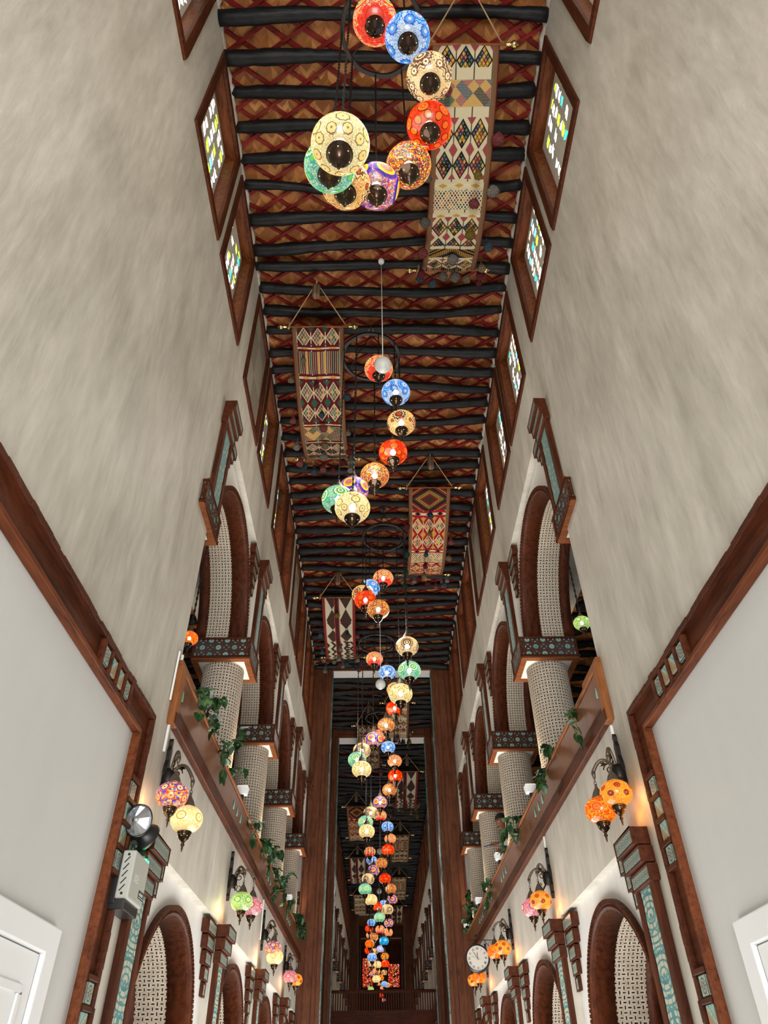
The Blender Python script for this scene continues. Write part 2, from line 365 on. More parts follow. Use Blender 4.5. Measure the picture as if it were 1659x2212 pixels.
# main ceiling: mats with a painted lath lattice under them
mb=MB()
for y0,y1 in ((-4.5,Y1),(Y1+.5,23.7),(24.2,Y2),(Y2,Y2+14)): mb.box(-2.1,2.1,y0,y1,HC,HC+.1)
ce=mb.build('ceiling','mat',kind='structure')
lt=MB(); rnd=random.Random(3)
def lathbar(x0,y0,x1,y1,w,z):
    dx,dy=x1-x0,y1-y0; L=math.hypot(dx,dy); nx,ny=-dy/L*w/2,dx/L*w/2
    a=[(x0+nx,y0+ny),(x1+nx,y1+ny),(x1-nx,y1-ny),(x0-nx,y0-ny)]
    lt.face([(p[0],p[1],z) for p in a]); 
    for i in range(4):
        p,q=a[i],a[(i+1)%4]; lt.face([(p[0],p[1],z),(q[0],q[1],z),(q[0],q[1],z+.022),(p[0],p[1],z+.022)])
for (ya,yb) in ((-3,Y1),(Y1+.5,23.7),(24.3,Y2)):
    for sg in (1,-1):
        k=-40
        while k*.303<yb+4:
            y0=k*.303+rnd.uniform(-.05,.05); k+=1
            if y0<ya-1.2: continue
            t=math.tan(math.radians(30.5+rnd.uniform(-1.5,1.5)))*sg
            yl,yr=y0-2*t,y0+2*t; xa,xb=-2.0,2.0
            if max(yl,yr)>yb or min(yl,yr)<ya: continue
            lathbar(xa,yl,xb,yr,rnd.uniform(.034,.054),HC-.028 if sg>0 else HC-.052)
lt.build('ceiling_lattice','lath',ce)
# ragged plaster bead where the walls meet the ceiling
for s in (-1,1):
    mb=MB(); y=-3.0; rn=random.Random(40+s); P=[]
    while y<Y1:
        a=rn.uniform(.0,.03)*(1 if rn.random()<.8 else 2.0); b=rn.uniform(.0,.05)
        P.append([(s*2.0,y,HC-.16-b*.2),(s*(2.0-.012-a*.6),y,HC-.10-b),(s*(2.0-.01-a),y,HC-.06),(s*(2.0-a*1.2),y,HC-.002),(s*2.0,y,HC)])
        y+=rn.uniform(.03,.09)
    mb.grid(P,None,False,True); o=mb.build('trim_%d'%(900+s),'plaster',kind='structure',recalc=False)
# black poles across the ceiling: individuals
POLE=[]
def polemesh(L,r,seed):
    rn=random.Random(seed); mb=MB(); n=30; ph=rn.uniform(0,9)
    path=[];rad=[]
    for i in range(n+1):
        t=i/n; x=-L/2+L*t
        path.append((x,.05*math.sin(t*rn.uniform(3.0,3.2)*1.6+ph)+.012*math.sin(13*t+ph),.014*math.sin(9*t+ph*2))); rad.append(r*(1+.12*math.sin(7*t+ph)+.10*rn.uniform(-1,1)+.05*math.sin(23*t+ph*3))*(1.12-.24*t))
    mb.tube(path,rad,10); return mb
plist=[]
def pole(x,y,z,proto,flip,label,group):
    o=proto.copy(); C.objects.link(o); o.location=(x,y,z); o.rotation_euler=(rnd.uniform(-3,3),0,(PI if flip else 0)+rnd.uniform(-.012,.012))
    return setp(o,label,'pole beam',group)
protos=[polemesh(4.1,.078,i).build('ceiling_pole','pole') for i in range(6)]
used=[False]*6; k=0
ys=[]; y=.2
while y<Y1-.1: ys.append((y,0)); y+=.415+rnd.uniform(-.045,.045)
y=Y1+.75
while y<23.5: ys.append((y,1)); y+=.38+rnd.uniform(-.04,.04)
y=24.6
while y<Y2-.3: ys.append((y,2)); y+=.40+rnd.uniform(-.04,.04)
LB=['blackened timber pole under the red lath lattice of the near hall ceiling','blackened timber pole in the short ceiling between the first two wooden gateways','blackened timber pole across the dark ceiling beyond the second wooden gateway']
GR=['pole beams of the near hall ceiling','pole beams between the gateways','pole beams of the far hall ceiling']
for i,(y,gi) in enumerate(ys):
    pole(0,y,HC-.125+rnd.uniform(-.01,.01),protos[i%6],rnd.random()<.5,LB[gi],GR[gi])
for p in protos: bpy.data.objects.remove(p)
gp=[polemesh(1.5,.075,20+i).build('gallery_pole','pole') for i in range(3)]
for s in (-1,1):
    y=6.6
    while y<Y1-1:
        pole(s*4.08,y,6.68,gp[int(y*3)%3],rnd.random()<.5,'dark timber pole under the %s upstairs gallery ceiling'%side[s],'pole beams of the %s gallery'%side[s]); y+=.46
for p in gp: bpy.data.objects.remove(p)
# ---------------------------------------------------------------- windows
m=Mat('stained_pieces_in_plaster'); u,v=m.uv(); cx=(u*5.0); cy=(v*6.0)
nz=m.N('ShaderNodeTexNoise'); nz.inputs['Scale'].default_value=7; m.nt.links.new(m.comb(u,v,0.0),nz.inputs['Vector']); nn=X(m.nt,nz.outputs[0])
n5=m.noise(m.comb(v,u,3.0),7,2)
oi=m.N('ShaderNodeObjectInfo'); orr=X(m.nt,oi.outputs['Random'])*31.0
fx=(cx+nn*.9).fr()-.5; fy=(cy+n5*.9).fr()-.5; ci=(cx+nn*.9).fl(); cj=(cy+n5*.9).fl()
wn=m.white(m.comb(ci,cj,orr)); wn2=m.white(m.comb(cj,ci,orr+5.0))
pc=(fx.abs()<.27)*(fy.abs()<.36)*(wn>.24); 
inner=(u>.10)*(u<1.1)*(v>.07)*(v<1.85)
pc=pc*inner
gl=m.ramp(wn2,[(0,(1,1,1)),(.5,(.85,.95,.8)),(.62,(.5,.85,.05)),(.74,(.05,.6,.5)),(.82,(1,.85,.6)),(.92,(1,.6,.4)),(.96,(.2,.65,.9))],True)
groove=((u*4.1).fr()<.02)+((v*2.9).fr()<.015)
m.col(m.mix(pc,m.mix(groove.cl(),(.74,.72,.62),(.4,.38,.32)),gl)).set(.45).emit(gl,pc*2.0); m.m.cycles.emission_sampling='NONE'; MT['pane']=m.m
m=Mat('reed_blind_pane'); u,v=m.uv(); st=((u*38).fr()>.35); blk=((v*1.3).fl()+(u*1.9).fl()).mod2(); m.col(m.mix(st*.6,m.mix(blk*.7,(.42,.37,.29),(.22,.185,.15)),(.16,.13,.10))).set(.6); MT['reed']=m.m
wc=[0]
def window(s,y0,ww,reed=False):
    wc[0]+=1
    r=empty('window_%d'%wc[0],(s*2,y0,7.9),kind='structure',sx=-s)
    key=(round(ww,3),reed)
    if key not in WK:
        fw=.115; H=2.15; mb=MB()   # casing on the wall face
        mb.box(-.02,.03,0,ww,0,fw); mb.box(-.02,.03,0,ww,H-fw,H); mb.box(-.02,.03,0,fw,fw,H-fw); mb.box(-.02,.03,ww-fw,ww,fw,H-fw)
        a=mb.build('window_frame','woodz',bevel=.008); mb=MB(); D=-.05 if reed else -.19; g=fw*.8
        mb.box(D,-.0,g,ww-g,fw*.7,g+.02); mb.box(D,-.0,g,ww-g,H-g-.02,H-g); mb.box(D,0,g,g+.02,g,H-g); mb.box(D,0,ww-g-.02,ww-g,g,H-g)
        b=mb.build('reveal_lining','midy'); mb=MB(); mb.face([(D+.03,g,g),(D+.03,ww-g,g),(D+.03,ww-g,H-g),(D+.03,g,H-g)],[(0,0),(ww-2*g,0),(ww-2*g,H-2*g),(0,H-2*g)]); mb.box(D,D+.02,g,ww-g,g,H-g)
        c=mb.build('window_pane','reed' if reed else 'pane',recalc=False); WK[key]=(a,b,c)
        for o in WK[key]: C.objects.unlink(o)
    for o in WK[key]:
        c=o.copy(); C.objects.link(c); c.parent=r
WK={}
for s in (-1,1):
    for i,y in enumerate(WN[s]):
        window(s,y,WW[s],reed=(s<0 and i in(4,)) or (s<0 and i in (8,)) or (s>0 and i in (7,)))
for s in (-1,1):
    for y in [a+b for a in FU for b in (.51,1.99)]:
        if y+1.35<Y2: window(s,y,1.35)
# ---------------------------------------------------------------- alcove frames with glazed tiles
def carvededge(mb,pts,dirout,w,n,amp,d0,d1,s):
    pass
def gate_frame(s):
    nm='left' if s<0 else 'right'
    r=empty('alcove_frame',(s*2,5.5,FZ),'carved dark wood frame with glazed tiles around the blank %s wall panel'%nm,'frame',sx=-s)
    Z=-FZ
    # local: x toward hall, y relative to 5.5, z from floor. outer edge y=0 / z=2.5+Z ; inner y=-.24 / z=2.3+Z
    zt=2.50+Z; zi=2.28+Z; mb=MB()
    mb.box(-.02,.02,-9.5,-.0,zi,zt); mb.box(-.02,.02,-.24,0,0,zi)
    mb.build('back_board','woody',r)
    mb=MB(); rn=random.Random(5)
    # notched carved outer bead
    k=0.0
    while k<9.4:
        L=.10+rn.uniform(-.03,.03); mb.box(.0,.055+rn.uniform(0,.008),-k-L-.003,-k,zt-.035,zt+.006+rn.uniform(-.005,.005)); k+=L
    k=0.0
    while k<zt-.05:
        L=.10+rn.uniform(-.03,.03); mb.box(.0,.055+rn.uniform(0,.008),-.035,.006+rn.uniform(-.005,.005),zt-.035-k-L-.003,zt-.035-k); k+=L
    mb.build('carved_outer_bead','woody',r,bevel=.005)
    mb=MB(); mb.box(-.019,.05,-9.5,-.24,zi-.022,zi+.012); mb.box(-.019,.05,-.258,-.228,0,zi+.012)
    mb.build('inner_lip','midy',r,bevel=.008)
    def tile(kind,y,z,horiz):
        mb=MB(); a=.062; mb.box(.02,.045,y-a,y+a,z-a,z+a)
        o=MB(); q=[(.047,y-a,z-a),(.047,y+a,z-a),(.047,y+a,z+a),(.047,y-a,z+a)]; o.v=mb.v[:]; o.f=mb.f[:]; o.sm=mb.sm[:]; o.u=[[(0,0),(1,0),(1,1),(0,1)]]*6
        t=o.build('glazed_tile','startile' if kind else 'splittile',r,bevel=.006)
    def div(y,z,h):
        mb=MB()
        if h: mb.box(.0,.058,y-.016,y+.016,zi,zt-.03)
        else: mb.box(.0,.058,-.215,-.03,z-.016,z+.016)
        mb.build('tile_divider','woody',r,bevel=.004)
    zc=(zi+zt)/2-.005; yc=-.125
    for i in range(4): tile(i in(0,3),4.27+.165*i-5.5,zc,True)
    for i in range(5): div(4.19+.165*i-5.5,0,True)
    for z0 in (1.86,.60,-.66):
        for i in range(4): tile(i in(0,3),yc,z0-.16*i+Z,False)
        for i in range(5): div(0,z0+.08-.16*i+Z,False)
for s in (-1,1): gate_frame(s)
# ---------------------------------------------------------------- stepped pilasters, ladder corbels, capitals, columns, arches
def tileblock(mb,tb,x1,y0,y1,z0,z1,t=.02):
    # wooden block with an inset tile strip on its hall-facing side
    mb.box(0.001,x1-.012,y0,y1,z0,z1); e=.016
    mb.box(x1-.012,x1,y0,y1,z0,z0+e); mb.box(x1-.012,x1,y0,y1,z1-e,z1); mb.box(x1-.012,x1,y0,y0+e,z0,z1); mb.box(x1-.012,x1,y1-e,y1,z0,z1)
    n=max(1,round((y1-y0-2*e)/(z1-z0-2*e))); dy=(y1-y0-2*e)/n
    for i in range(n):
        a=y0+e+dy*i; q=[(x1-.006,a,z0+e),(x1-.006,a+dy,z0+e),(x1-.006,a+dy,z1-e),(x1-.006,a,z1-e)]; tb.face(q,[(0,0),(1,0),(1,1),(0,1)])
def proto_pilaster(H,lower):
    # local origin: near edge, wall face, TOP at z=0 ; extends down to -H
    r=empty('pilaster',(0,0,0)); mb=MB()
    mb.box(0.001,.055,0,.085,-H,0); mb.box(0.001,.055,.385,PW,-H,-.02); mb.box(0.001,.02,.085,.385,-H,0); mb.box(0.001,.115,.0,.10,-.06,0)
    mb.build('wood_strips','woodz',r,bevel=.006)
    mb=MB(); y0,y1=.085,.385; 
    n=int((H-.38)/.04); P=[]
    for i in range(n+1):
        z=-.38-(H-.38)*i/n; wv=.012*math.sin(z*16); P.append([(.02,y0+.005+abs(wv),z),(.045,y0+.03+abs(wv),z),(.045,y1-.03-abs(wv),z),(.02,y1-.005-abs(wv),z)])
    mb.grid(P,lambda i,j:((j-1.5)*.1,-(H-.38)*i/n),smooth=False)
    mb.build('carved_inlay','carved' if lower else 'carved2',r)
    tz=0.0
    for k,(x1,ya,yb,h) in enumerate(((.145,-.02,.47,.128),(.115,-.035,.44,.118),(.085,-.045,.42,.118))):
        b=MB(); t=MB(); tileblock(b,t,x1,ya,yb,tz-h,tz); 
        bo=b.build('stepped_block','woody',r,bevel=.006); t.build('tile_strip','startile',bo,recalc=False); tz-=h+.012
    return r
def proto_ladder(flip):
    # five stepped blocks hanging in the recess corner; local origin: the jamb line, recess top; y negative away from jamb
    r=empty('ladder_corbel',(0,0,0)); z=0
    for k in range(5):
        h=(.135,.13,.13,.125,.13)[k]; L=(.46,.385,.31,.23,.13)[k]; x1=(-.0,-.012,-.024,-.036,-.048)[k]
        ya,yb=(-L,0) if not flip else (0,L)
        b=MB(); t=MB()
        b.box(-.088,x1-.01,ya,yb,z-h,z); e=.014
        b.box(x1-.012,x1,ya,yb,z-h,z-h+e); b.box(x1-.012,x1,ya,yb,z-e,z); b.box(x1-.012,x1,ya,ya+e,z-h,z); b.box(x1-.012,x1,yb-e,yb,z-h,z)
        n=max(1,round(L/h)); dy=(L-2*e)/n
        for i in range(n):
            a=ya+e+dy*i; t.face([(x1-.005,a,z-h+e),(x1-.005,a+dy,z-h+e),(x1-.005,a+dy,z-e),(x1-.005,a,z-e)],[(0,0),(1,0),(1,1),(0,1)])
        bo=b.build('stepped_block','woody',r,bevel=.007); t.build('tile_strip','startile',bo,recalc=False); z-=h+.012
    return r
def proto_capital():
    # local origin: near face (y=0), wall face x=0, bottom z=0
    r=empty('capital',(0,0,0)); x0,x1,y1,h=-.77,.06,.74,.33; mb=MB()
    mb.box(x0+.01,x1-.01,.01,y1-.01,.035,h-.02)
    mb.build('carved_lattice_block','rosette',r)
    mb=MB(); e=.03
    for z0,z1,o in ((0,.035,.012),(h-.03,h,.006)):
        mb.box(x0-o,x1+o,-o,e,z0,z1); mb.box(x0-o,x1+o,y1-e,y1+o,z0,z1); mb.box(x0-o,x0+e,-o,y1+o,z0,z1); mb.box(x1-e,x1+o,-o,y1+o,z0,z1)
    for xx,yy in ((x0,0),(x1-e,0),(x0,y1-e),(x1-e,y1-e)): mb.box(xx-.004,xx+e+.004,yy-.004,yy+e+.004,.03,h-.02)
    mb.build('corner_mouldings','woodx',r,bevel=.005)
    mb=MB(); f=.085
    mb.box(x0,x1,0,f,-.02,.01); mb.box(x0,x1,y1-f,y1,-.02,.01); mb.box(x0,x0+f,f,y1-f,-.02,.01); mb.box(x1-f,x1,f,y1-f,-.02,.01)
    mb.build('underside_frame','midx_lit',r,bevel=.004)
    mb=MB(); mb.box(x0+f,x1-f,f,y1-f,-.006,.02); mb.build('underside_panel','white',r)
    return r
def proto_column():
    r=empty('column',(0,0,0)); R=.292; H=4.94-2.86; n=40; mb=MB(); P=[]
    for i in range(2):
        P.append([(R*math.cos(2*PI*j/n),R*math.sin(2*PI*j/n),H*i) for j in range(n)])
    mb.grid(P,lambda i,j:(2*PI*R*j/n,H*i),True); mb.build('woven_shaft','weave',r)
    mb=MB(); mb.lathe([(.34,0),(.34,.08),(.31,.12),(.295,.12)],40); mb.build('base_ring','woodx',r)
    return r
def proto_arch(a,z0,b,zb,dep=.66,back=True):
    # local origin: arch centre line at wall recess plane x=0, z=absolute ; x negative = into the wall
    r=empty('arch_lining',(0,0,0)); n=40
    def prof(off):
        A=[(-(a-off),zb)]
        A+=[(-(a-off)*math.cos(PI*i/n),z0+(b-off)*math.sin(PI*i/n)) for i in range(n+1)]; A+=[((a-off),zb)]; return A
    def strip(sec,name,mat,uvm=False,smooth=True):
        # sec: list of (x, off) cross section
        mb=MB(); ln=0; pr0=prof(0); S=[0]
        for p,q in zip(pr0,pr0[1:]): S.append(S[-1]+math.hypot(q[0]-p[0],q[1]-p[1]))
        P=[[None]*len(sec) for _ in pr0]
        for j,(x,off) in enumerate(sec):
            pr=prof(off)
            for i,(y,z) in enumerate(pr): P[i][j]=(x,y,z)
        mb.grid(P,(lambda i,j:(sec[j][0],S[i])),smooth=smooth); return mb.build(name,mat,r,recalc=False)
    strip([(-.0,-.045),(.035,-.045),(.045,-.03),(.035,-.0),(.045,.02),(.03,.04),(.0,.045)],'archivolt','woodz',smooth=False)
    # carved notches along the archivolt
    mb=MB(); pts=[]; pa=prof(-.046); pb=prof(-.012)
    for (p,q,p2,q2) in zip(pa,pa[1:],pb,pb[1:]):
        d=math.hypot(q[0]-p[0],q[1]-p[1]); k=max(1,int(d/.045))
        for i in range(k):
            for f,hh in ((.02,.03),(.06,.056),(.7,.056),(.74,.03)):
                t=(i+f)/k; pts.append((p[0]+(q[0]-p[0])*t,p[1]+(q[1]-p[1])*t,p2[0]+(q2[0]-p2[0])*t,p2[1]+(q2[1]-p2[1])*t,hh))
    mb.grid([[(0.0,a,b_),(h_,a,b_),(h_,c,d_),(.0,c,d_)] for a,b_,c,d_,h_ in pts],smooth=False)
    mb.build('notched_edge','woodz',r,recalc=False)
    strip([(.0,.045),(-.20,.045),(-.20,.02)],'front_lining','woodz')
    strip([(-.19,.03),(-.54,.03)],'woven_soffit','weave')
    if back: strip([(-.53,.02),(-.53,.05),(-dep-.02,.05),(-dep-.02,-.06)],'back_lining','woodz')
    return r
P_PU=proto_pilaster(1.53,False); P_PL=proto_pilaster(1.70-FZ,True); P_L0=proto_ladder(False); P_L1=proto_ladder(True)
P_CA=proto_capital(); P_CO=proto_column()
P_AU=proto_arch(zb=5.27,**UA); P_AL=proto_arch(zb=FZ,**LA)
bpy.context.view_layer.update()
SN={id(o):snapshot(o) for o in (P_PU,P_PL,P_L0,P_L1,P_CA,P_CO,P_AU,P_AL)}
def put(p,loc,s,label,cat,group=None):
    r=dup(p,None,SN[id(p)]); r.location=loc; r.scale=(-s,1,1); return setp(r,label,cat,group)
TC=[0]
def trim(o): TC[0]+=1; o.name='trim_%d'%TC[0]; o['kind']='structure'
ORD=['nearest','second','third','fourth','fifth','sixth','seventh','eighth','ninth','tenth']
for s in (-1,1):
    sd=side[s]
    for zone,ups,cps,lps,yend in (('',UP[s],CP[s],LP[s],Y1),('far ',FU,[a-.2 for a in FU],FU,Y2)):
        hl='far hall' if zone else 'near hall'; wh=(lambda k: '%s on the %s wall, %s'%(ORD[min(k,9)],sd,hl)); wr=(lambda e,k,u: 'tiled stepped corbel, %s end of %s %s recess, %s wall, %s'%(e,ORD[min(k,9)],u,sd,hl))
        for k,p in enumerate(ups):
            q=ups[k+1] if k+1<len(ups) else yend
            if p+.1<yend: put(P_PU,(s*2,p,6.80),s,'short stepped upper pilaster with turquoise inlay, '+wh(k),'pilaster')
            if cps[k]+.76<yend:
                put(P_CA,(s*2,cps[k],4.94),s,'carved lattice capital with turquoise rosettes, '+wh(k),'capital')
                if k>0 or zone: put(P_CO,(s*2.36,cps[k]+.37,2.86),s,'round gallery column in black-flecked weave, '+wh(k-(0 if zone else 1)),'column')
            if q-p-PW>1.2:
                c=(p+PW+q)/2
                if c+1.3<yend+.5: trim(put(P_AU,(s*2.09,c,0),s,None,None))
                put(P_L0,(s*2,q,ZR-.03),s,wr('far',k,'upper'),'corbel')
                put(P_L1,(s*2,p+PW,ZR-.03),s,wr('near',k,'upper'),'corbel')
        for k,p in enumerate(lps):
            q=lps[k+1] if k+1<len(lps) else yend
            if p+.1<yend: put(P_PL,(s*2,p,1.70),s,'tall ground floor pilaster with turquoise strip, '+wh(k),'pilaster')
            if q-p-PW>2.0:
                trim(put(P_AL,(s*2.09,p+PW+(q-p-PW)*.46,0),s,None,None))
                put(P_L0,(s*2,q,1.69),s,wr('far',k,'ground floor'),'corbel')
                put(P_L1,(s*2,p+PW,1.69),s,wr('near',k,'ground floor'),'corbel')
def rmtree(t):
    for c in t[1]: rmtree(c)
    bpy.data.objects.remove(t[0])
for t in SN.values(): rmtree(t)
# ---------------------------------------------------------------- balconies
m=Mat('grooved_fascia_board'); x,y,z=m.ob(); g=((y*9.0).fr()<.05); n=m.noise(m.comb(x*14,y*14,z*1.2),1.0,4,.6); n2=m.noise(m.comb(x,y*.9,z),1.0,2)
m.col(m.mix(g*.75,m.ramp((n*.6+n2*.4).cl(),[(.35,(.10,.032,.013)),(.65,(.21,.075,.030))]),(.02,.007,.004))).set(.4).bump(g*-1.0,.5,.006); MT['fascia']=m.m
def drop(mb,x,y,z,h,w):
    n=18; out=[]
    for i in range(n):
        t=2*PI*i/n; yy=math.sin(t)*w*(.5+.5*math.cos(t/2)**2 if True else 1); zz=-math.cos(t)*h
        out.append((yy*(1-.45*(zz/h)),zz))
    for sc_,x_ in ((1.25,x),(1,x+.008)):
        mb.append([(x_,y+a*sc_,z+b*sc_) for a,b in out])
def balcony(s,y0,y1,label,drops):
    r=empty('gallery_balcony',(s*2,y0,2.66),label,'balcony',sx=-s); L=y1-y0; z=lambda a:a-2.66
    mb=MB(); mb.box(0,.045,.0,L,z(2.84),z(3.20)); mb.build('fascia_board','fascia',r)
    mb=MB(); mb.box(0.001,.07,.0,L,z(2.67),z(2.78)); mb.box(0.001,.055,.0,L,z(2.78),z(2.84)); mb.build('bottom_moulding','woody',r,bevel=.01)
    mb=MB(); mb.box(-.16,.06,.0,L,z(3.19),z(3.225)); mb.build('top_ledge','tany',r,bevel=.006)
    mb=MB(); mb.box(0.001,.062,-.03,.10,z(2.66),z(3.24)); mb.box(-.03,.05,-.03,.55,z(3.225),z(3.285)); mb.build('end_post','tanz',r,bevel=.006)
    mb=MB(); mb.box(-.38,-.30,.0,L,z(3.72),z(3.78)); 
    mb.build('handrail','woody',r,bevel=.008)
    mb=MB(); yy=.1
    while yy<L: mb.box(-.36,-.325,yy,yy+.05,z(2.86),z(3.73)); yy+=.16
    setp(mb.build('baluster','woodz',r),kind='stuff')
    for yy in drops:
        A=[]; drop(A,.046,yy-y0,z(3.0),.055,.034)
        for pts,nm,mt,d in ((A[0],'inlay_rim','bronze',0),(A[1],'glazed_drop','teal',0)):
            mb=MB(); mb.face(pts); c=[(p[0]-.02,p[1],p[2]) for p in pts]
            for i in range(len(pts)): mb.face([pts[i],pts[(i+1)%len(pts)],c[(i+1)%len(pts)],c[i]])
            o=mb.build(nm,mt,r)
MT['teal']=flat('turquoise_glaze',(.16,.42,.37),.3)
for s in (-1,1):
    dr=[6.15,9.2,9.48,9.76,12.55,12.83,13.11,15.9,16.18,16.46] if s<0 else [6.15,9.1,9.37,9.63,12.5,12.78,13.05,15.9,16.18,16.45]
    balcony(s,6.0,Y1,'long brown %s balcony with grooved fascia and turquoise drop inlays before the gateways'%side[s],dr)
    balcony(s,F0,Y2,'brown %s balcony running on beyond the second gateway'%side[s],[F0+2+3.33*k for k in range(6)])
# bridge across the far hall
r=empty('bridge_balustrade',(0,30,2.2),'dark wooden footbridge with close balusters crossing the hall low at the far end','bridge')
mb=MB(); mb.box(-2,2,0,.09,1.06,1.13); mb.box(-2,2,-.01,.10,1.13,1.15); mb.build('top_rail','woodx',r,bevel=.01)
mb=MB(); mb.box(-2,2,-.02,1.6,-.35,.55); mb.build('deck_fascia','woodx',r)
bp=None
for k in range(46):
    x=-1.93+k*.0855
    if bp is None: mb=MB(); mb.box(-.02,.02,.02,.06,.5,1.07); bp=mb.build('baluster','woodz',r); bp.location.x=x
    else: c=bp.copy(); C.objects.link(c); c.parent=r; c.location.x=x
# ---------------------------------------------------------------- wooden gateways
MT['stone']=None
m=Mat('glossy_dark_tile'); x,y,z=m.ob(); n=m.noise(m.comb(x*5,y*5,z*2),2,4); m.col(m.ramp(n,[(.4,(.01,.01,.011)),(.62,(.04,.04,.042)),(.72,(.35,.34,.32))])).set(.15,0,.6).bump(n,.5,.02); MT['stone']=m.m
m=Mat('turquoise_edge_tile'); x,y,z=m.ob(); n=m.noise(m.comb(x*6,y*6,z*3),2,4); j=((z*2.2).fr()<.03); m.col(m.mix(j,m.ramp(n,[(.35,(.03,.10,.09)),(.6,(.14,.20,.17)),(.75,(.32,.30,.24))]),(.02,.02,.02))).set(.3).bump(n,.5,.02); MT['edge']=m.m
def gateway(y0,y1,xi,zl,label,ztop=HC):
    r=empty('timber_gateway',(0,y0,FZ),label,'gateway'); d=y1-y0; H=zl-FZ; T=ztop-FZ
    for s in (-1,1):
        mb=MB(); w=(2.05-xi)/3
        for i in range(3): 
            a=s*(xi+w*i+.004); b=s*(xi+w*(i+1)-.004); mb.box(a,b,0+(.02 if i==1 else 0),d,0,T)
        mb.box(s*xi,s*2.05,.03,d-.02,0,T-.001)
        mb.box(s*(xi+.0),s*(xi+.09),-.03,.0,0,H) ; mb.box(s*1.88,s*1.99,-.035,.0,0,T-.02)
        mb.build('post_planks','postwood',r,bevel=.006)
        mb=MB(); mb.box(s*(xi-.03),s*(xi+.0),d*.1,d*.4,0,H-.05); mb.build('turquoise_edging','edge',r)
        mb=MB(); mb.box(s*(xi-.015),s*(xi+.0),d*.4,d,0,H-.03); mb.build('glossy_stone_strip','stone',r)
    mb=MB(); mb.box(-xi,xi,0,.06,zl-FZ,T); mb.box(-xi,xi,-.03,.03,zl-FZ-.03,zl-FZ+.07); mb.build('lintel_board','postwood',r,bevel=.006)
    mb=MB(); mb.box(-xi,xi,.06,d,zl-FZ,T); mb.build('lintel_underside','white',r)
gateway(Y1,19.62,1.47,10.13,'nearest dark timber gateway with plank posts framing the middle of the hall')
gateway(23.62,24.25,1.50,9.95,'second dark timber gateway standing just beyond the nearest one')
gateway(51.6,52.3,1.47,9.9,'far dark timber gateway near the end of the hall')
gateway(58.0,58.7,1.47,9.6,'last dark timber gateway before the glowing stained glass')
mb=MB()
for s in (-1,1):
    mb.box(s*1.68,s*2.1,19.62,23.62,FZ,HC+.1); mb.box(s*1.7,s*2.1,Y2,Y2+14,FZ,HC+.1)
mb.build('wall_gateway_passage','postwood',kind='structure')
mb=MB(); mb.box(-2.1,2.1,Y2+13.5,Y2+13.7,FZ,HC); mb.build('wall_far_end','postwood',kind='structure')
m=Mat('glowing_red_stained_glass'); u,v=m.uv(); vo=m.vor(m.comb(u*15,v*15,0.0),1.0); vc=m.sep(vo.outputs['Color'])[0]; ve=m.vor(m.comb(u*15,v*15,0.0),1.0,'DISTANCE_TO_EDGE'); e=X(m.nt,ve.outputs['Distance'])
gc=m.ramp(vc,[(0,(.9,.03,.01)),(.4,(1,.12,.02)),(.6,(1,.45,.1)),(.8,(1,.9,.8)),(.88,(.9,.05,.03))],True); m.col((.05,.01,.01)).emit(gc,(e>.16)*1.5); m.m.cycles.emission_sampling='NONE'; MT['sglass']=m.m
for i,(x0,x1) in enumerate(((-1.42,-.62),(.55,1.40))):
    r=empty('stained_glass_screen',((x0+x1)/2,Y2+12.4,5.6),'%s of the two glowing red stained glass screens at the far end of the hall'%('left' if i==0 else 'right'),'screen')
    hw=(x1-x0)/2; mb=MB(); mb.box(-hw,hw,0,.04,1.7,3.6 if i==0 else 3.2); mb.build('lit_glass','sglass',r)
    mb=MB(); mb.box(-hw-.05,-hw,-.03,.07,0,3.8); mb.box(hw,hw+.05,-.03,.07,0,3.8); mb.box(-hw,hw,-.03,.07,1.62,1.7); mb.build('screen_frame','woodz',r)
# ================================================================ MOSAIC GLOBE LANTERNS
EM=1.15
def glass(name,base,vs=16,grout=(.05,.03,.02),gw=.05,med=None,small=None,st=1.2,sample=False,speck=None):
    """lit mosaic glass. med=(count,height,radius,ring stops,scallop) ; colours are the glass tints"""
    m=Mat('mosaic_glass_'+name); x,y,z=m.ob(); R=.213
    px,py,pz=x/R,y/R,z/(R*.82); v3=m.comb(px,py,pz)
    vo=m.vor(v3,vs); vr=m.sep(vo.outputs['Color'])[0]; ve=X(m.nt,m.vor(v3,vs,'DISTANCE_TO_EDGE').outputs['Distance'])
    n=len(base); c=m.ramp(vr,[(i/n,b) for i,b in enumerate(base)],True)
    c=m.mix((ve<gw),c,grout)
    az=py.at2(px)
    for M_ in (med or []):
        cnt,h,rad,stops,scal,off=M_
        fa=((az*(cnt/(2*PI))+off).fr()-.5)*(2*PI/cnt); hr=(1-pz*pz).mx(.02).sq(); da=fa*hr*.95; dh=pz-h; d=(da*da+dh*dh).sq()
        if scal: d=d*(1+(dh.at2(da)*float(scal[0])).cos()*scal[1])
        rc=m.ramp((d/rad).cl(),stops,True); c=m.mix((d<rad),c,rc)
    hgl=(pz-.12); glow=(1.0-(hgl*hgl)*.55).mx(.35)
    m.col(m.mix(1.0,c,(.25,.25,.25),'MULTIPLY')).set(.15,0,.4)
    m.emit(m.mix(1.0,c,c,'MULTIPLY'),glow*st*EM); m.b.inputs['Alpha'].default_value=.86 if not sample else 1
    if not sample: m.m.cycles.emission_sampling='NONE'
    return m.m
W_=(1,.93,.74); K=(.05,.02,.02)
G={}
cream=(1,.86,.55)
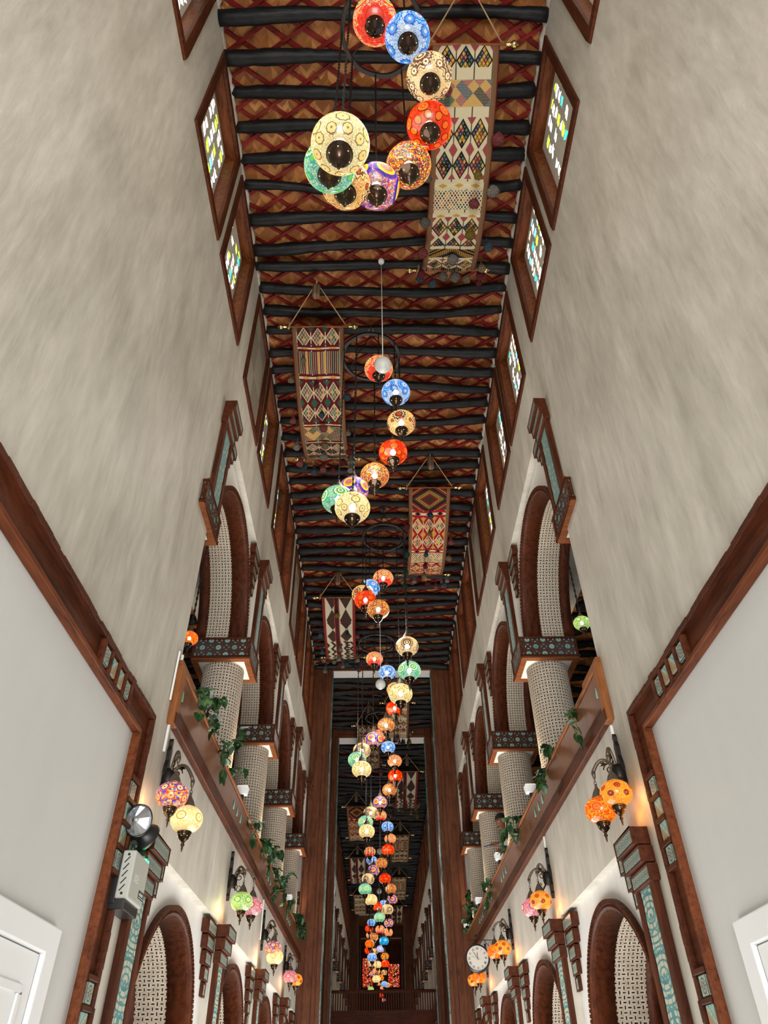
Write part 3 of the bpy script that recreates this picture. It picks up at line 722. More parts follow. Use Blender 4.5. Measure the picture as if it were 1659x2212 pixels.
G['red']=glass('red',[(.9,.06,.02),(1,.75,.35),(.95,.2,.08),(1,.85,.6),(.15,.35,.5),(1,.5,.1)],22,(.5,.03,.02),.03,[(5,.0,.42,[(0,(.9,.1,.05)),(.2,(1,.8,.3)),(.4,(.05,.3,.6)),(.6,(1,.75,.1)),(.8,(.9,.05,.02))],None,.3),(10,-.78,.22,[(0,(.85,.03,.02))],None,0)],1.15)
G['blue']=glass('blue',[(.55,.75,.9),(.8,.9,.9),(.25,.5,.85),(.9,.93,.85)],30,(.05,.15,.6),.05,[(5,-.1,.5,[(0,(.1,.4,.75)),(.18,(1,.75,.6)),(.34,(.1,.35,.8)),(.45,(.2,.6,.9)),(.6,(.02,.08,.55)),(.72,(.25,.65,.95)),(.9,(.03,.1,.6))],(16,.05),.1),(6,-.55,.24,[(0,(.9,.7,.6)),(.3,(.1,.5,.8)),(.7,(.03,.15,.6))],(10,.08),.4)],1.15)
G['purple']=glass('purple',[(1,.82,.5),(1,.9,.65),(.95,.7,.4)],24,(.35,.15,.12),.04,[(4,-.15,.62,[(0,(1,.8,.5)),(.15,(.2,.02,.06)),(.3,(1,.85,.6)),(.38,(.16,.02,.06)),(.62,(.9,.7,.5)),(.7,(.16,.02,.06)),(.86,(1,.85,.55)),(.95,(.12,.01,.03))],(14,.07),.0),(8,-.6,.17,[(0,(.15,.02,.04)),(.25,(1,.8,.6)),(.7,(.2,.04,.06))],(8,.1),.25)],1.15)
G['brown']=glass('brown',[(1,.72,.3),(.95,.55,.2),(1,.85,.55)],22,(.3,.08,.03),.05,[(4,-.12,.58,[(0,(.6,.1,.04)),(.3,(.12,.015,.01)),(.5,(1,.85,.6)),(.58,(.14,.02,.015)),(.8,(1,.8,.5)),(.93,(.1,.01,.01))],(12,.10),.0),(8,-.45,.14,[(0,(.7,.05,.02)),(.6,(.1,.01,.01))],None,.3)],1.1)
G['orange']=glass('orange',[(1,.10,.01),(1,.16,.015),(.9,.05,.01)],16,(.25,.01,.0),.05,[(7,.25,.27,[(0,(1,.3,.03)),(.2,(.9,.06,.01)),(.35,(1,.36,.04)),(.6,(1,.2,.02)),(.85,(.2,.01,0))],None,.2),(6,-.3,.27,[(0,(1,.4,.05)),(.25,(.8,.05,.01)),(.4,(1,.3,.03)),(.85,(.2,.01,0))],None,.0),(9,-.7,.16,[(0,(1,.3,.03)),(.8,(.2,.01,0))],None,.5)],1.25)
G['multi']=glass('multi',[(1,.5,.02),(.8,.04,.03),(.05,.06,.35),(1,.75,.1),(.9,.2,.03),(.1,.3,.15),(1,.8,.45),(.25,.02,.1),(1,.35,.03)],17,(.02,.01,.03),.035,None,1.15)
G['multi'].name='mosaic_glass_multicolour'
G['ringed']=glass('ringed',[(1,.45,.25),(.9,.85,.7),(.4,.1,.55),(1,.6,.2),(.15,.3,.7),(.9,.2,.15)],20,(.12,.04,.4),.04,[(5,-.1,.58,[(0,(.9,.25,.25)),(.18,(.25,.3,.45)),(.3,(1,.35,.05)),(.5,(1,.72,.03)),(.72,(.08,.05,.5)),(.93,(.2,.1,.6))],None,.0)],1.15)
G['teal']=glass('teal',[(.6,.85,.6),(.2,.65,.6),(.85,.9,.6),(.1,.55,.6)],26,(.04,.3,.3),.05,[(5,-.08,.5,[(0,(.3,.6,.1)),(.2,(.9,.9,.6)),(.33,(.05,.4,.4)),(.45,(.4,.7,.2)),(.6,(.95,.95,.7)),(.75,(.03,.45,.5)),(.9,(.5,.8,.3))],(14,.04),.1),(7,-.6,.17,[(0,(.3,.7,.1)),(.6,(.05,.5,.5))],(8,.1),.3)],1.0)
G['cream']=glass('cream',[(1,.88,.58),(1,.92,.68),(1,.84,.5)],13,(.25,.2,.12),.04,[(7,.3,.24,[(0,(.5,.4,.2)),(.15,(1,.8,.45)),(.45,(1,.72,.38)),(.8,(.3,.24,.12))],(8,.05),.2),(6,-.2,.24,[(0,(.5,.4,.2)),(.15,(1,.8,.45)),(.8,(.3,.24,.12))],(8,.05),.0),(9,-.62,.18,[(0,(.4,.3,.15)),(.2,(1,.75,.4)),(.8,(.3,.24,.12))],(8,.05),.4)],1.75)
G['amber']=glass('amber',[(1,.5,.05),(1,.6,.12),(.95,.42,.05),(1,.68,.2)],26,(.6,.2,.02),.05,[(6,.3,.2,[(0,(.6,.1,.05)),(.3,(.8,.15,.05)),(.7,(.25,.03,.03))],(10,.12),.0),(6,-.25,.2,[(0,(.9,.3,.05)),(.3,(.35,.04,.08)),(.8,(.15,.02,.05))],(10,.12),.5)],2.1,True)
G['fire']=glass('fire',[(1,.45,.02),(1,.12,.02),(1,.62,.05)],12,(.5,.04,.01),.05,[(6,.0,.33,[(0,(.4,.03,.02)),(.1,(1,.35,.05)),(.6,(1,.2,.08)),(.8,(.5,.03,.04)),(.92,(1,.6,.1))],(12,.03),.1)],2.1,True)
G['floral']=glass('floral',[(1,.5,.08),(1,.7,.3),(.3,.1,.6),(.05,.3,.8),(.9,.2,.05),(1,.8,.5)],8,(.4,.1,.05),.05,[(6,.3,.28,[(0,(.3,.05,.3)),(.2,(1,.75,.45)),(.7,(.15,.03,.5)),(.9,(.8,.2,.2))],(10,.05),.0),(6,-.35,.26,[(0,(.5,.05,.05)),(.2,(1,.6,.3)),(.8,(.7,.05,.1))],(10,.05),.5)],2.1,True)
G['pale']=glass('pale',[(1,.86,.55),(1,.8,.4),(1,.92,.7)],12,(.8,.6,.3),.03,[(5,.0,.34,[(0,(1,.6,.2)),(.15,(1,.85,.5)),(.75,(.5,.35,.2)),(.9,(1,.8,.45))],None,.2)],2.6,True)
G['lime']=glass('lime',[(.8,.95,.2),(1,.95,.55),(.45,.75,.15),(.2,.6,.6)],20,(.2,.3,.1),.05,[(6,.05,.3,[(0,(.3,.6,.1)),(.2,(1,.95,.5)),(.6,(.4,.7,.1)),(.85,(.1,.4,.4))],(10,.05),.1)],2.1,True)
G['pink']=glass('pink',[(1,.5,.4),(1,.7,.55),(.9,.3,.3),(.3,.3,.7)],18,(.4,.08,.1),.05,[(5,.0,.34,[(0,(.9,.2,.2)),(.3,(1,.8,.6)),(.6,(.8,.2,.3)),(.85,(.3,.1,.4))],None,.2)],2.1,True)
G['cyan']=glass('cyan',[(.02,.5,.75),(.1,.7,.85),(.0,.4,.65)],18,(.0,.15,.3),.04,[(5,.1,.4,[(0,(.8,1,1)),(.3,(.02,.4,.7)),(.6,(.6,.95,1)),(.75,(.02,.35,.6))],None,.2)],1.3)
G['peach']=glass('peach',[(1,.55,.28),(1,.68,.4),(.95,.45,.2)],18,(.4,.1,.05),.05,[(5,.05,.45,[(0,(.3,.05,.1)),(.2,(1,.7,.4)),(.4,(.6,.15,.1)),(.6,(1,.8,.55)),(.8,(.5,.1,.08))],(12,.05),.1)],1.25)
G['silver']=glass('silver',[(.7,.72,.95),(.9,.9,1),(.4,.42,.7)],14,(.08,.07,.2),.07,None,1.2)
CN={'red':'red and gold star-patterned','blue':'blue medallion-patterned','purple':'cream and purple lace-patterned','brown':'cream and brown lace-patterned','orange':'bright orange flower-patterned','multi':'tiny multicoloured chip','ringed':'purple and yellow ringed','teal':'turquoise and green','cream':'pale cream floral','cyan':'bright cyan','peach':'peach-coloured','silver':'silvery blue','amber':'amber','fire':'fiery orange'}
R0=.213
def globe_mesh(n=40,k=22):
    mb=MB(); P=[]
    for i in range(k+1):
        t=math.radians(22)+(PI-math.radians(44))*i/k   # open at top and bottom under the caps
        r=R0*math.sin(t)**.94; z=R0*.82*math.cos(t)
        P.append([(r*math.cos(2*PI*j/n),r*math.sin(2*PI*j/n),z) for j in range(n)])
    mb.grid(P,None,True); return mb
ZB=-R0*.82*math.cos(math.radians(22)); RC=R0*math.sin(math.radians(22))**.94
def bottomcap():
    mb=MB(); p=[(RC*.98,.012),(RC*1.12,.004),(RC*1.15,-.010),(RC*1.02,-.022),(RC*.99,-.035),(RC*.93,-.055),(RC*.72,-.085),(RC*.42,-.108),(RC*.24,-.125),(RC*.20,-.14),(RC*.30,-.152),(RC*.30,-.162),(RC*.16,-.178),(RC*.13,-.19),(RC*.2,-.198),(RC*.12,-.207),(RC*.16,-.215),(RC*.09,-.224),(RC*.12,-.230),(.002,-.245)]
    mb.lathe([(r,ZB+z) for r,z in p],22); return mb
def topcap():
    mb=MB(); p=[(RC*.98,-.012),(RC*1.1,-.004),(RC*1.1,.008),(RC*.95,.02),(RC*.80,.06),(RC*.55,.10),(RC*.28,.135),(RC*.2,.15),(RC*.24,.16),(RC*.12,.175),(.012,.19)]
    mb.lathe([(r,-ZB+z) for r,z in p],22); return mb
def pins(n=6):
    mb=MB()
    for j in range(n):
        a=2*PI*j/n+.3; c=(RC*.90*math.cos(a),RC*.90*math.sin(a),ZB-.058); mb.lathe([(.0008,-.004),(.004,-.0015),(.004,.0015),(.0008,.004)],6,c)
    return mb
gmesh=globe_mesh().build('globe','bronze').data; bmesh_=bottomcap().build('bottom_cap','bronze').data; tmesh=topcap().build('top_cap','oldbronze').data
pmesh=pins().build('lit_pinholes','spark').data
mbb=MB(); mbb.lathe([(.002,-.045),(.03,-.035),(.045,0),(.03,.035),(.002,.045)],12); bulbm=mbb.build('bulb','bulb').data
for o in [o for o in C.objects if o.data in (gmesh,bmesh_,tmesh,pmesh,bulbm)]: bpy.data.objects.remove(o)
GM={}
MT['bulb'].cycles.emission_sampling='NONE'; MT['spark'].cycles.emission_sampling='NONE'
def child(name,data,par,loc=(0,0,0),sc_=1):
    o=bpy.data.objects.new(name,data); C.objects.link(o); o.parent=par; o.location=loc
    if sc_!=1: o.scale=(sc_,)*3
    return o
def chainmesh(L,twist=True):
    mb=MB(); n=int(L/.045); P=[]
    for i in range(n+1):
        z=L*i/n; w=.014 if i%2 else .006; a=(PI/2)*((i//2)%2)
        P.append([(w*1.2*math.cos(2*PI*j/4+a+.78),w*.6*math.sin(2*PI*j/4+a+.78) if False else w*math.sin(2*PI*j/4+a+.78),z) for j in range(4)])
    mb.grid(P,None,True,False); return mb
def lantern(kind,loc,r,label,group,ztop,detail=2,cat='lantern',name='hanging_lantern',rz=None):
    k=r/R0
    if kind not in GM:
        d=gmesh.copy(); d.materials.clear(); d.materials.append(G[kind]); GM[kind]=d
    e=empty(name,loc,label,cat,group,rz=rnd.uniform(0,6.28) if rz is None else rz)
    child('glass_globe',GM[kind],e,sc_=k)
    child('bottom_cap',bmesh_,e,sc_=k); child('top_cap',tmesh,e,sc_=k)
    if detail>1: child('bulb',bulbm,e,sc_=k); child('lit_pinholes',pmesh,e,sc_=k)
    if ztop is not None:
        z0=(-ZB+.185)*k; L=ztop-loc[2]-z0
        if L>.05: c=chainmesh(L).build('chain','iron',e,recalc=False); c.location=(0,0,z0)
    return e
def ring(loc,R,label):
    e=empty('chandelier_ring',loc,label,'chandelier ring'); n=48
    mb=MB(); P=[]
    for i in range(n+1):
        a=2*PI*i/n; w=.004*math.sin(a*40)
        P.append([((R+dx+w)*math.cos(a),(R+dx+w)*math.sin(a),dz) for dx,dz in ((-.022,-.02),(.022,-.02),(.026,.02),(-.026,.02))])
    mb.grid(P,None,True,False); mb.build('iron_hoop','iron',e)
    H=HC-.2-loc[2]
    for j in range(3):
        a=2*PI*j/3+.4; mb=MB(); mb.tube([(R*math.cos(a),R*math.sin(a),0),(R*.55*math.cos(a),R*.55*math.sin(a),H*.45),(0,0,H*.8)],.009,5); mb.build('suspension_chain','iron',e)
    mb=MB(); mb.tube([(0,0,H*.78),(0,0,H)],.012,6); mb.lathe([(.06,0),(.05,.05),(.01,.06)],10,(0,0,H-.03)); mb.build('ceiling_hook','iron',e)
    return e
SEQ=['red','blue','brown','orange','multi','ringed','purple','teal','cream']
RZ=9.35
SP=[('nearest',-.028,2.517,.453,8.004,.305,1.751,.698,None),('second',-.20,7.051,.456,8.488,.34,1.30,.688,None),('third',.03,11.75,.45,8.60,.335,-1.62,.698,(5,)),('fourth',-.141,16.213,.471,8.64,.338,1.699,.695,None),('fifth',-.05,20.763,.447,8.584,.329,1.707,.665,None)]
for ci,(nm,xc,yc,R,z0,dz,t0,dt,skip) in enumerate(SP):
    seq=SEQ[:]
    if ci==0: seq[2],seq[6]='purple','brown'
    if ci==1: seq[2],seq[6]='brown','purple'
    if ci==2: seq[6]='purple'; 
    if ci==4: seq[2]='peach'
    for k in range(9):
        if skip and k in skip: continue
        if ci==1 and k==6: continue
        th=t0-dt*k; p=(xc+R*math.cos(th),yc-R*math.sin(th),z0-dz*k)
        lantern(seq[k],p,(.222 if k==8 else .213),'%s mosaic globe lantern hanging in the %s spiral from the camera'%(CN[seq[k]],nm),'globe lanterns of the %s spiral'%nm,RZ)
    point('spiral_lamp_glow',(xc,yc,z0-dz*4.2),(26,50,50,46,40)[ci],(1,.94,.84),.38)
    ring((xc,yc,RZ),R,'dark iron hoop carrying the %s spiral of globe lanterns'%nm)
# lanterns further down the hall: image position -> point on the hall's middle line, size from its distance
def onray(px,py,D):
    d=rayd((px-829.5)/F_,(1106-py)/F_); return Vector((-.116,0,0))+d*D
FAR=[('sixth',25.3,[('red',822,1762,12.5),('blue',837,1786,13),('peach',843,1812,13),('orange',838,1836,13),('multi',824,1865,13),('ringed',807,1880,13.5),('purple',795,1899,13),('teal',788.5,1921,14),('cream',801.5,1944,14.5)]),
('seventh',30.3,[('red',799,1840,11.5),('blue',803,1859,11.5),('peach',815,1876,10),('orange',831.6,1898,12),('multi',844,1920,12),('ringed',847,1943,12),('purple',837,1965,12),('teal',819.5,1982,12),('brown',829,1974,9)]),
('eighth',35,[('orange',815,1958,10),('blue',829,1953,9.5),('ringed',840,1994,10.5),('red',821,2008,9.5),('peach',838.5,2014,10)]),
('ninth',38.5,[('blue',802,1993,8.5),('orange',797.5,2006,8.7),('peach',799,2020,8.5),('multi',808,2024,8.5),('cyan',829.5,2033,10.3),('red',813,2034,6)]),
('tenth',43,[('fire',798.5,2039,9.5),('silver',822,2050,8.7),('orange',797,2053,9.7),('brown',810,2055,7),('blue',803.5,2068,10.3),('amber',831.5,2066,9),('red',811,2075,7)]),
('eleventh',48,[('orange',832,2082,8.5),('purple',801,2082,7.5),('cream',816,2084,9),('peach',813,2098,8),('ringed',806,2103,7),('brown',830,2101,6.5)]),
('last',53,[('cream',813,2115,8.5),('amber',822,2112,7.5),('blue',830,2126,7),('peach',819,2124,6),('purple',836,2128,6),('red',826,2134,5),('lime',801,2137,6.5),('orange',823,2150,5),('pink',828,2160,4.5)])]
NC=[0]
FN=dict(CN); FN.update({'lime':'lime green','pink':'pink','pale':'pale yellow'})
for nm,yy,lst in FAR:
    for ki,(kind,px,py,rp) in enumerate(lst):
        D=.213*F_/rp*(1+.05*((ki%3)-1))
        p=onray(px,py,D); 
        D0_=D
        if p.y>47 and nm in ('tenth','eleventh','last'):
            NC[0]+=1; D=D*(43+.85*NC[0])/p.y; p=onray(px,py,D)
        # depth measured along the optical axis
        lantern(kind,tuple(p),rp*D/F_ if D!=D0_ else .213,'%s globe lantern hanging in the %s spiral down the hall'%(FN[kind],nm),'globe lanterns of the %s spiral'%nm,HC-.01 if p.y>47 else RZ,1)
    if yy<44: point('spiral_lamp_glow',(-.05,yy-.6,6.6),34,(1,.9,.78),.4)
    ring((-.08,yy,RZ),.46,'dark iron hoop above the %s spiral of globe lanterns'%nm)
# gallery lanterns either side
p=onray(409,1379,8.6); lantern('fire',tuple(p),.105*1.0,'small fiery orange globe lantern in the left upstairs gallery behind the wall edge',None,6.75)
p=onray(1257,1346,8.8); lantern('lime',tuple(p),.105,'small pale green globe lantern in the right upstairs gallery behind the wall edge',None,6.75)
# plain white globes on thin wires
MT['opal']=flat('white_plastic_ball',(.62,.62,.60),.45)
for (a,b,D1,D2,r1,lab) in (((823,585),(827,788),10.35,9.3,.115,'plain white ball fitting on a thin wire beside the second lantern spiral'),((821,1428),(822,1478),16.6,16.0,.118,'plain white ball fitting on a wire beside the fourth lantern spiral'),((821,1815),(821,1839),30.5,30,.13,'small plain white ball fitting in the far hall beside the seventh spiral'),((819,1903),(819,1925),38,37.5,.14,'tiny plain white ball fitting in the far hall beside the eighth spiral')):
    pb=onray(*b,D2); e=empty('ball_fitting',tuple(pb),lab,'ball fitting')
    mb=MB(); mb.lathe([(.002,-r1*.98),(r1*.42,-r1*.93),(r1*.45,-r1*.86),(r1*.75,-r1*.66),(r1*.95,-r1*.3),(r1,0),(r1*.93,r1*.36),(r1*.7,r1*.7),(r1*.35,r1*.93),(.004,r1)],24); mb.build('ball','opal',e)
    mb=MB(); mb.tube([(0,0,r1),(0,0,HC-.2-pb.z)],.006,5); mb.build('wire','conduit',e)
    mb=MB(); mb.lathe([(.002,-.05),(.04,-.035),(.05,0),(.04,.035),(.002,.05)],16,(0,0,HC-.2-pb.z)); mb.build('ceiling_ball','opal',e)
# ================================================================ HANGING RUGS
def rugmat(name,field,light,dark,cols,bands,brown=(.13,.07,.035),sepc=None):
    """bands: list of (v0,v1,type,period) along the rug"""
    m=Mat('woven_rug_'+name); u,v=m.uv(); uu=(u-.09)/.82; x3=(uu*3.0); xf=(x3.fr()-.5).abs()*2
    sepc=sepc or light; c=m.mix((xf>.93),field,sepc)
    for (v0,v1,ty,per) in bands:
        vv=(v-v0)/per; msk=(v>v0)*(v<v1)
        if ty=='diam':
            b=(vv.fr()-.5).abs()*2; s_=xf*.95+b; ins=(s_<.86); dx=x3.fr()-.5; dv=vv.fr()-.5
            p=(dx+dv)*4.65; q=(dx-dv)*4.65; wn=m.white(m.comb(p.fl()+x3.fl()*7.0,q.fl()+vv.fl()*5.0,2.0)); 
            cc=m.ramp(wn,[(i/len(cols),k) for i,k in enumerate(cols)],True); ln=((p.fr()-.5).abs()>.42).__add__((q.fr()-.5).abs()>.42).cl(); dot=(((p.fr()-.5).abs().mx((q.fr()-.5).abs()))<.1)
            cc=m.mix(ln,cc,light if sum(field)<1 else dark); cc=m.mix(dot,cc,light); edge=(s_>.86)*(s_<.95)
            base=m.mix((xf>.94),field,sepc); base=m.mix(edge,base,light if sum(field)<1 else dark)
            tri=((1-xf)*.95+(1-b)<.5) ; base=m.mix(tri,base,cols[0]); cc=m.mix(ins,base,cc)
        elif ty=='grid':
            p=(x3+vv)*5.0; q=(x3-vv)*5.0; wn=m.white(m.comb(p.fl(),q.fl(),7.0)); cc=m.ramp(wn,[(i/len(cols),k) for i,k in enumerate(cols)],True)
            ln=((p.fr()-.5).abs()>.33).__add__((q.fr()-.5).abs()>.33).cl(); cc=m.mix(ln,cc,light); cc=m.mix((((p.fr()-.5).abs().mx((q.fr()-.5).abs()))<.12),cc,dark)
        elif ty=='dots':
            p=(x3*1.5+vv); q=(x3*1.5-vv); wn=m.white(m.comb(p.fl(),q.fl(),4.0)); cc=m.ramp(wn,[(i/len(cols),k) for i,k in enumerate(cols)],True)
            a=(x3*13).fr()-.5; b=(vv*9).fr()-.5; cc=m.mix(((a*a+b*b)<.07),cc,light)
        elif ty=='stripe':
            wn=m.white(m.comb((x3*7.0).fl(),0.0,3.0)); cc=m.ramp(wn,[(i/len(cols),k) for i,k in enumerate(cols+[light])],True); tooth=((x3*7.0).fr()>.6)*((vv*28).fr()>.5); cc=m.mix(tooth,cc,light)
        elif ty=='chev':
            xx=((uu-.5).abs()*2); t=(xx*6.0+((vv.fr()-.5).abs()*2)*6.0); st=t.fl(); saw=(x3*8.0).fr()-(t.fr()); wn=m.white(m.comb(st,0.0,1.0)); c1=m.ramp(wn,[(i/len(cols),k) for i,k in enumerate(cols+[light])],True); cc=m.mix((saw>0.0),c1,dark)
        elif ty=='line':
            cc=m.mix(((vv.fr()-.5).abs()<.2),field,light); tr=(xf+((vv.fr()-.5).abs()*2)<.6); cc=m.mix(tr,cc,cols[1])
        elif ty=='zig':
            z=((vv.fr()-.5).abs()*2); t=((uu*4.0)+z*.55); f=t.fr(); cc=m.mix((f<.42),light,dark); mid=((uu-.42).abs()<.07); cc=m.mix(mid,cc,(.05,.012,.012)); ed=(((uu-.42).abs()-.085).abs()<.012); cc=m.mix(ed,cc,(.28,.04,.02))
            jag=((vv*3.0).fr()-.5).abs()*.3; cc=m.mix((((uu-.80).abs()+jag)<.13),cc,dark)
        elif ty=='hour':
            b=(vv.fr()-.5).abs()*2; f=((uu*2.0).fr()-.5).abs()*2; cc=m.mix((f<b*.9),light,dark); p=(x3+vv)*5.0; q=(x3-vv)*5.0; dd=(((p.fr()-.5).abs().mx((q.fr()-.5).abs()))<.2); cc=m.mix(dd*(f<b*.9),cc,cols[0])
            mid=((uu-.42).abs()<.07); cc=m.mix(mid,cc,(.05,.012,.012)); ed=(((uu-.42).abs()-.085).abs()<.012); cc=m.mix(ed,cc,(.28,.04,.02))
        c=m.mix(msk,c,cc)
    bd=((uu<0.0)+(uu>1.0)).cl(); ub=(u-.5).abs(); ci=((ub*90.0).fr()<.25); c=m.mix(bd,c,m.mix(ci,brown,tuple(min(1,a*1.8) for a in brown)))
    c=m.mix((ub>.485),c,(.12,.01,.012))
    x,y,z=m.ob(); m.col(c).set(.95,0,.1).bump(((u*160).fr()-.5).abs()+((v*560).fr()-.5).abs(),.3,.004); return m.m
LT=(.50,.42,.27); GO=(.42,.22,.04); GN=(.02,.075,.04); MR=(.085,.008,.013); RD=(.26,.012,.016); RS=(.23,.05,.05); BK=(.012,.01,.01); BL=(.03,.045,.08)
RUG={}
RUG['A']=rugmat('cream',(.48,.41,.27),(.52,.46,.31),BK,[RS,GO,GN,BK,RS,GO,BL],[(0,.075,'diam',.105),(.115,.205,'dots',.045),(.24,.46,'diam',.112),(.47,.50,'line',.03),(.505,.585,'grid',.10),(.60,.62,'line',.03),(.62,.78,'diam',.105),(.80,.865,'chev',.13),(.88,.965,'diam',.085),(.965,1,'stripe',.05)],sepc=(.06,.04,.03))
RUG['B']=rugmat('maroon',MR,LT,BK,[GN,GO,MR,BK,(.10,.06,.04)],[(0,.09,'diam',.105),(.095,.115,'line',.02),(.12,.235,'stripe',.1),(.24,.27,'line',.03),(.275,.52,'diam',.122),(.53,.55,'line',.02),(.555,.67,'dots',.058),(.68,.70,'line',.02),(.70,.87,'diam',.105),(.87,.93,'chev',.11),(.93,1,'diam',.06)])
RUG['C']=rugmat('crimson',RD,LT,BK,[GO,BK,RD,(.08,.03,.02),GO],[(0,.15,'chev',.15),(.155,.195,'line',.04),(.20,.45,'diam',.125),(.455,.49,'line',.035),(.49,.60,'grid',.12),(.60,.625,'line',.03),(.63,.84,'diam',.105),(.85,.93,'chev',.1),(.93,1,'diam',.07)])
RUG['D']=rugmat('brown_and_white',(.42,.37,.28),(.42,.37,.28),(.035,.018,.014),[(.09,.05,.04),(.2,.04,.02),(.04,.05,.02)],[(0,.22,'hour',.2),(.22,.42,'hour',.14),(.42,.90,'zig',.10),(.90,1,'hour',.05)],brown=(.14,.02,.015))
PC={'grey':(.09,.082,.07),'green':(.014,.04,.03),'mustard':(.12,.08,.02),'wine':(.07,.014,.017),'slate':(.03,.04,.052),'tan':(.11,.08,.05),'rose':(.13,.035,.035),'stone':(.12,.11,.095)}
for k,v in PC.items():
    m=Mat('wool_'+k); x,y,z=m.ob(); n=m.noise(m.comb(x,y,z),60,2); m.col(m.ramp(n,[(.3,tuple(a*.5 for a in v)),(.7,tuple(min(1,a*1.7) for a in v))])).set(1,0,0).bump(n,1,.02); MT['wool_'+k]=m.m
def pommesh(seed,tassel):
    rn=random.Random(seed); mb=MB(); n=14; k=9; P=[]
    for i in range(k+1):
        t=i/k
        if tassel: r=.012+.062*t**.8*(1 if t<.97 else .8); z=-.20*t
        else: r=.085*math.sin(PI*min(.98,max(.05,t)))**.7; z=.085-.17*t
        P.append([((r*(1+rn.uniform(-.14,.14)))*math.cos(2*PI*j/n),(r*(1+rn.uniform(-.14,.14)))*math.sin(2*PI*j/n),z+rn.uniform(-.012,.012)) for j in range(n)])
    mb.grid(P,None,True); mb.face(P[-1]); mb.face(P[0][::-1]); mb.tube([(0,0,.14),(0,0,-.01 if tassel else .07)],.006,5); return mb
PM={}
for k in PC:
    for t in (0,1):
        o=pommesh(len(PM),t).build('pompom','wool_'+k); PM[(k,t)]=o.data; bpy.data.objects.remove(o)
m=Mat('bound_reed_bundle'); x,y,z=m.ob(); a=(y.at2(x)*9).fr(); m.col(m.mix((a<.3),(.15,.085,.045),(.06,.03,.018))).set(.8); MT['reeds']=m.m
def rug(key,xl,xr,y0,y1,zr,label,detail=True,sag=.52):
    """hangs slackly between two rods under the ceiling"""
    w=xr-xl; L=y1-y0; e=empty('hanging_rug',((xl+xr)/2,y0,zr),label,'rug'); n=36; Wd=8; P=[]; top=[]
    def prof(t): # y,z
        return L*t*(1+.0), -sag*4*t*(1-t)*(1+.25*(t-.5))
    S=[0]; q=prof(0)
    for i in range(1,n+1):
        r=prof(i/n); S.append(S[-1]+math.hypot(r[0]-q[0],r[1]-q[1])); q=r
    for i in range(n+1):
        t=i/n; y,z=prof(t); row=[]
        for j in range(Wd+1):
            s_=j/Wd-.5; row.append((s_*w*(1-.05*math.sin(PI*t)),y,z-.012*math.cos(s_*9+t*5)))
        P.append(row)
    mb=MB(); mb.grid(P,lambda i,j:(j/Wd,S[i]/S[-1])); c=mb.build('woven_cloth',RUG[key],e,recalc=False)
    so=c.modifiers.new('solid','SOLIDIFY'); so.thickness=.012
    for yy,nm in ((0,'near'),(L,'far')):
        mb=MB(); mb.tube([(-w/2-.08,yy,.0),(w/2+.08,yy,.0)],.016,8); rd=mb.build('rod','tanx',e)
        for sg in (-1,1):
            mb=MB(); pr=[(.012,0),(.026,.012),(.012,.024),(.03,.035),(.012,.05),(.028,.062),(.042,.085),(.046,.10),(.04,.118),(.02,.13),(.012,.14),(.014,.15),(.002,.155)]
            P2=[[(sg*(w/2+.07+h),yy+r*math.cos(2*PI*j/12),r*math.sin(2*PI*j/12)) for j in range(12)] for r,h in pr]; mb.grid(P2,None,True); mb.build('gilt_finial','brass',rd)
        if yy==0 or detail:
            ya=-.55 if yy==0 else L+.12; za=HC-.18-zr
            mb=MB(); mb.tube([(-w/2-.03,yy,.03),(0,ya,za),(w/2+.03,yy,.03)],.011,6); mb.tube([(0,ya,za-.05),(0,ya-.02,za+.1)],.015,6)
            mb.tube([(-w/2-.03,yy-.02,.10),(-w/2-.03,yy,.0),(-w/2-.05,yy+.02,-.03)],.018,6); mb.build('rope_hanger','rope',e)
            if yy==0:
                mb=MB(); mb.lathe([(.03,-.02),(.055,-.06),(.065,-.10),(.062,-.33),(.05,-.36),(.02,-.36)],12,(0,ya+.02,za-.02)); mb.build('reed_tassel','reeds',e)
    rn=random.Random(sum(map(ord,key))+int(y0))
    if detail:
        ks=list(PC); pos=[]
        for t in (.12,.25,.42,.55,.7,.86): pos.append((rn.choice((-.28,-.05,.02,.25)),t))
        for t in (.2,.42,.62,.8,.93,.97): pos.append((-.53,t))
        for t in (.3,.5,.72,.9,.96,.99): pos.append((.53,t))
        for s_ in (-.3,-.1,.12,.33): pos.append((s_,.995))
        for s_,t in pos:
            y,z=prof(t); k=rn.choice(ks); o=bpy.data.objects.new('pompom',PM[(k,int(rn.random()<.6))]); C.objects.link(o); o.parent=e; o.location=(s_*w,y+rn.uniform(-.03,.03),z-.11-(rn.random()*.15 if abs(s_)>.5 or t>.98 else 0)); o.scale=(.72+rn.random()*.25,)*3
    return e
ZR_=9.72
rug('A',.57,1.39,2.75,5.72,ZR_,'long cream rug with coloured diamonds and pompoms, nearest the camera on the right')
rug('B',-1.49,-.63,6.72,9.75,ZR_,'maroon diamond-patterned rug with pompoms, nearest on the left')
rug('C',.53,1.40,10.6,13.65,ZR_,'bright red diamond-patterned rug, second on the right')
rug('D',-1.50,-.66,14.6,17.6,ZR_,'brown and white zigzag rug, second on the left before the nearest gateway')
rug('A',.12,.85,20.25,22.4,9.6,'tan patterned rug between the two near gateways, right of centre',True)
rug('B',-.80,-.05,21.9,25.3,9.6,'striped maroon rug hanging at the second gateway, left of centre',True)
rug('D',.50,1.38,26.3,30.0,ZR_,'brown and white zigzag rug beyond the second gateway on the right',True)
rug('C',-1.45,-.62,30.2,34.5,ZR_,'red diamond rug beyond the second gateway on the left',False)
rug('B',.42,1.30,34.2,38.0,ZR_,'maroon striped rug, second on the right in the far hall',False)
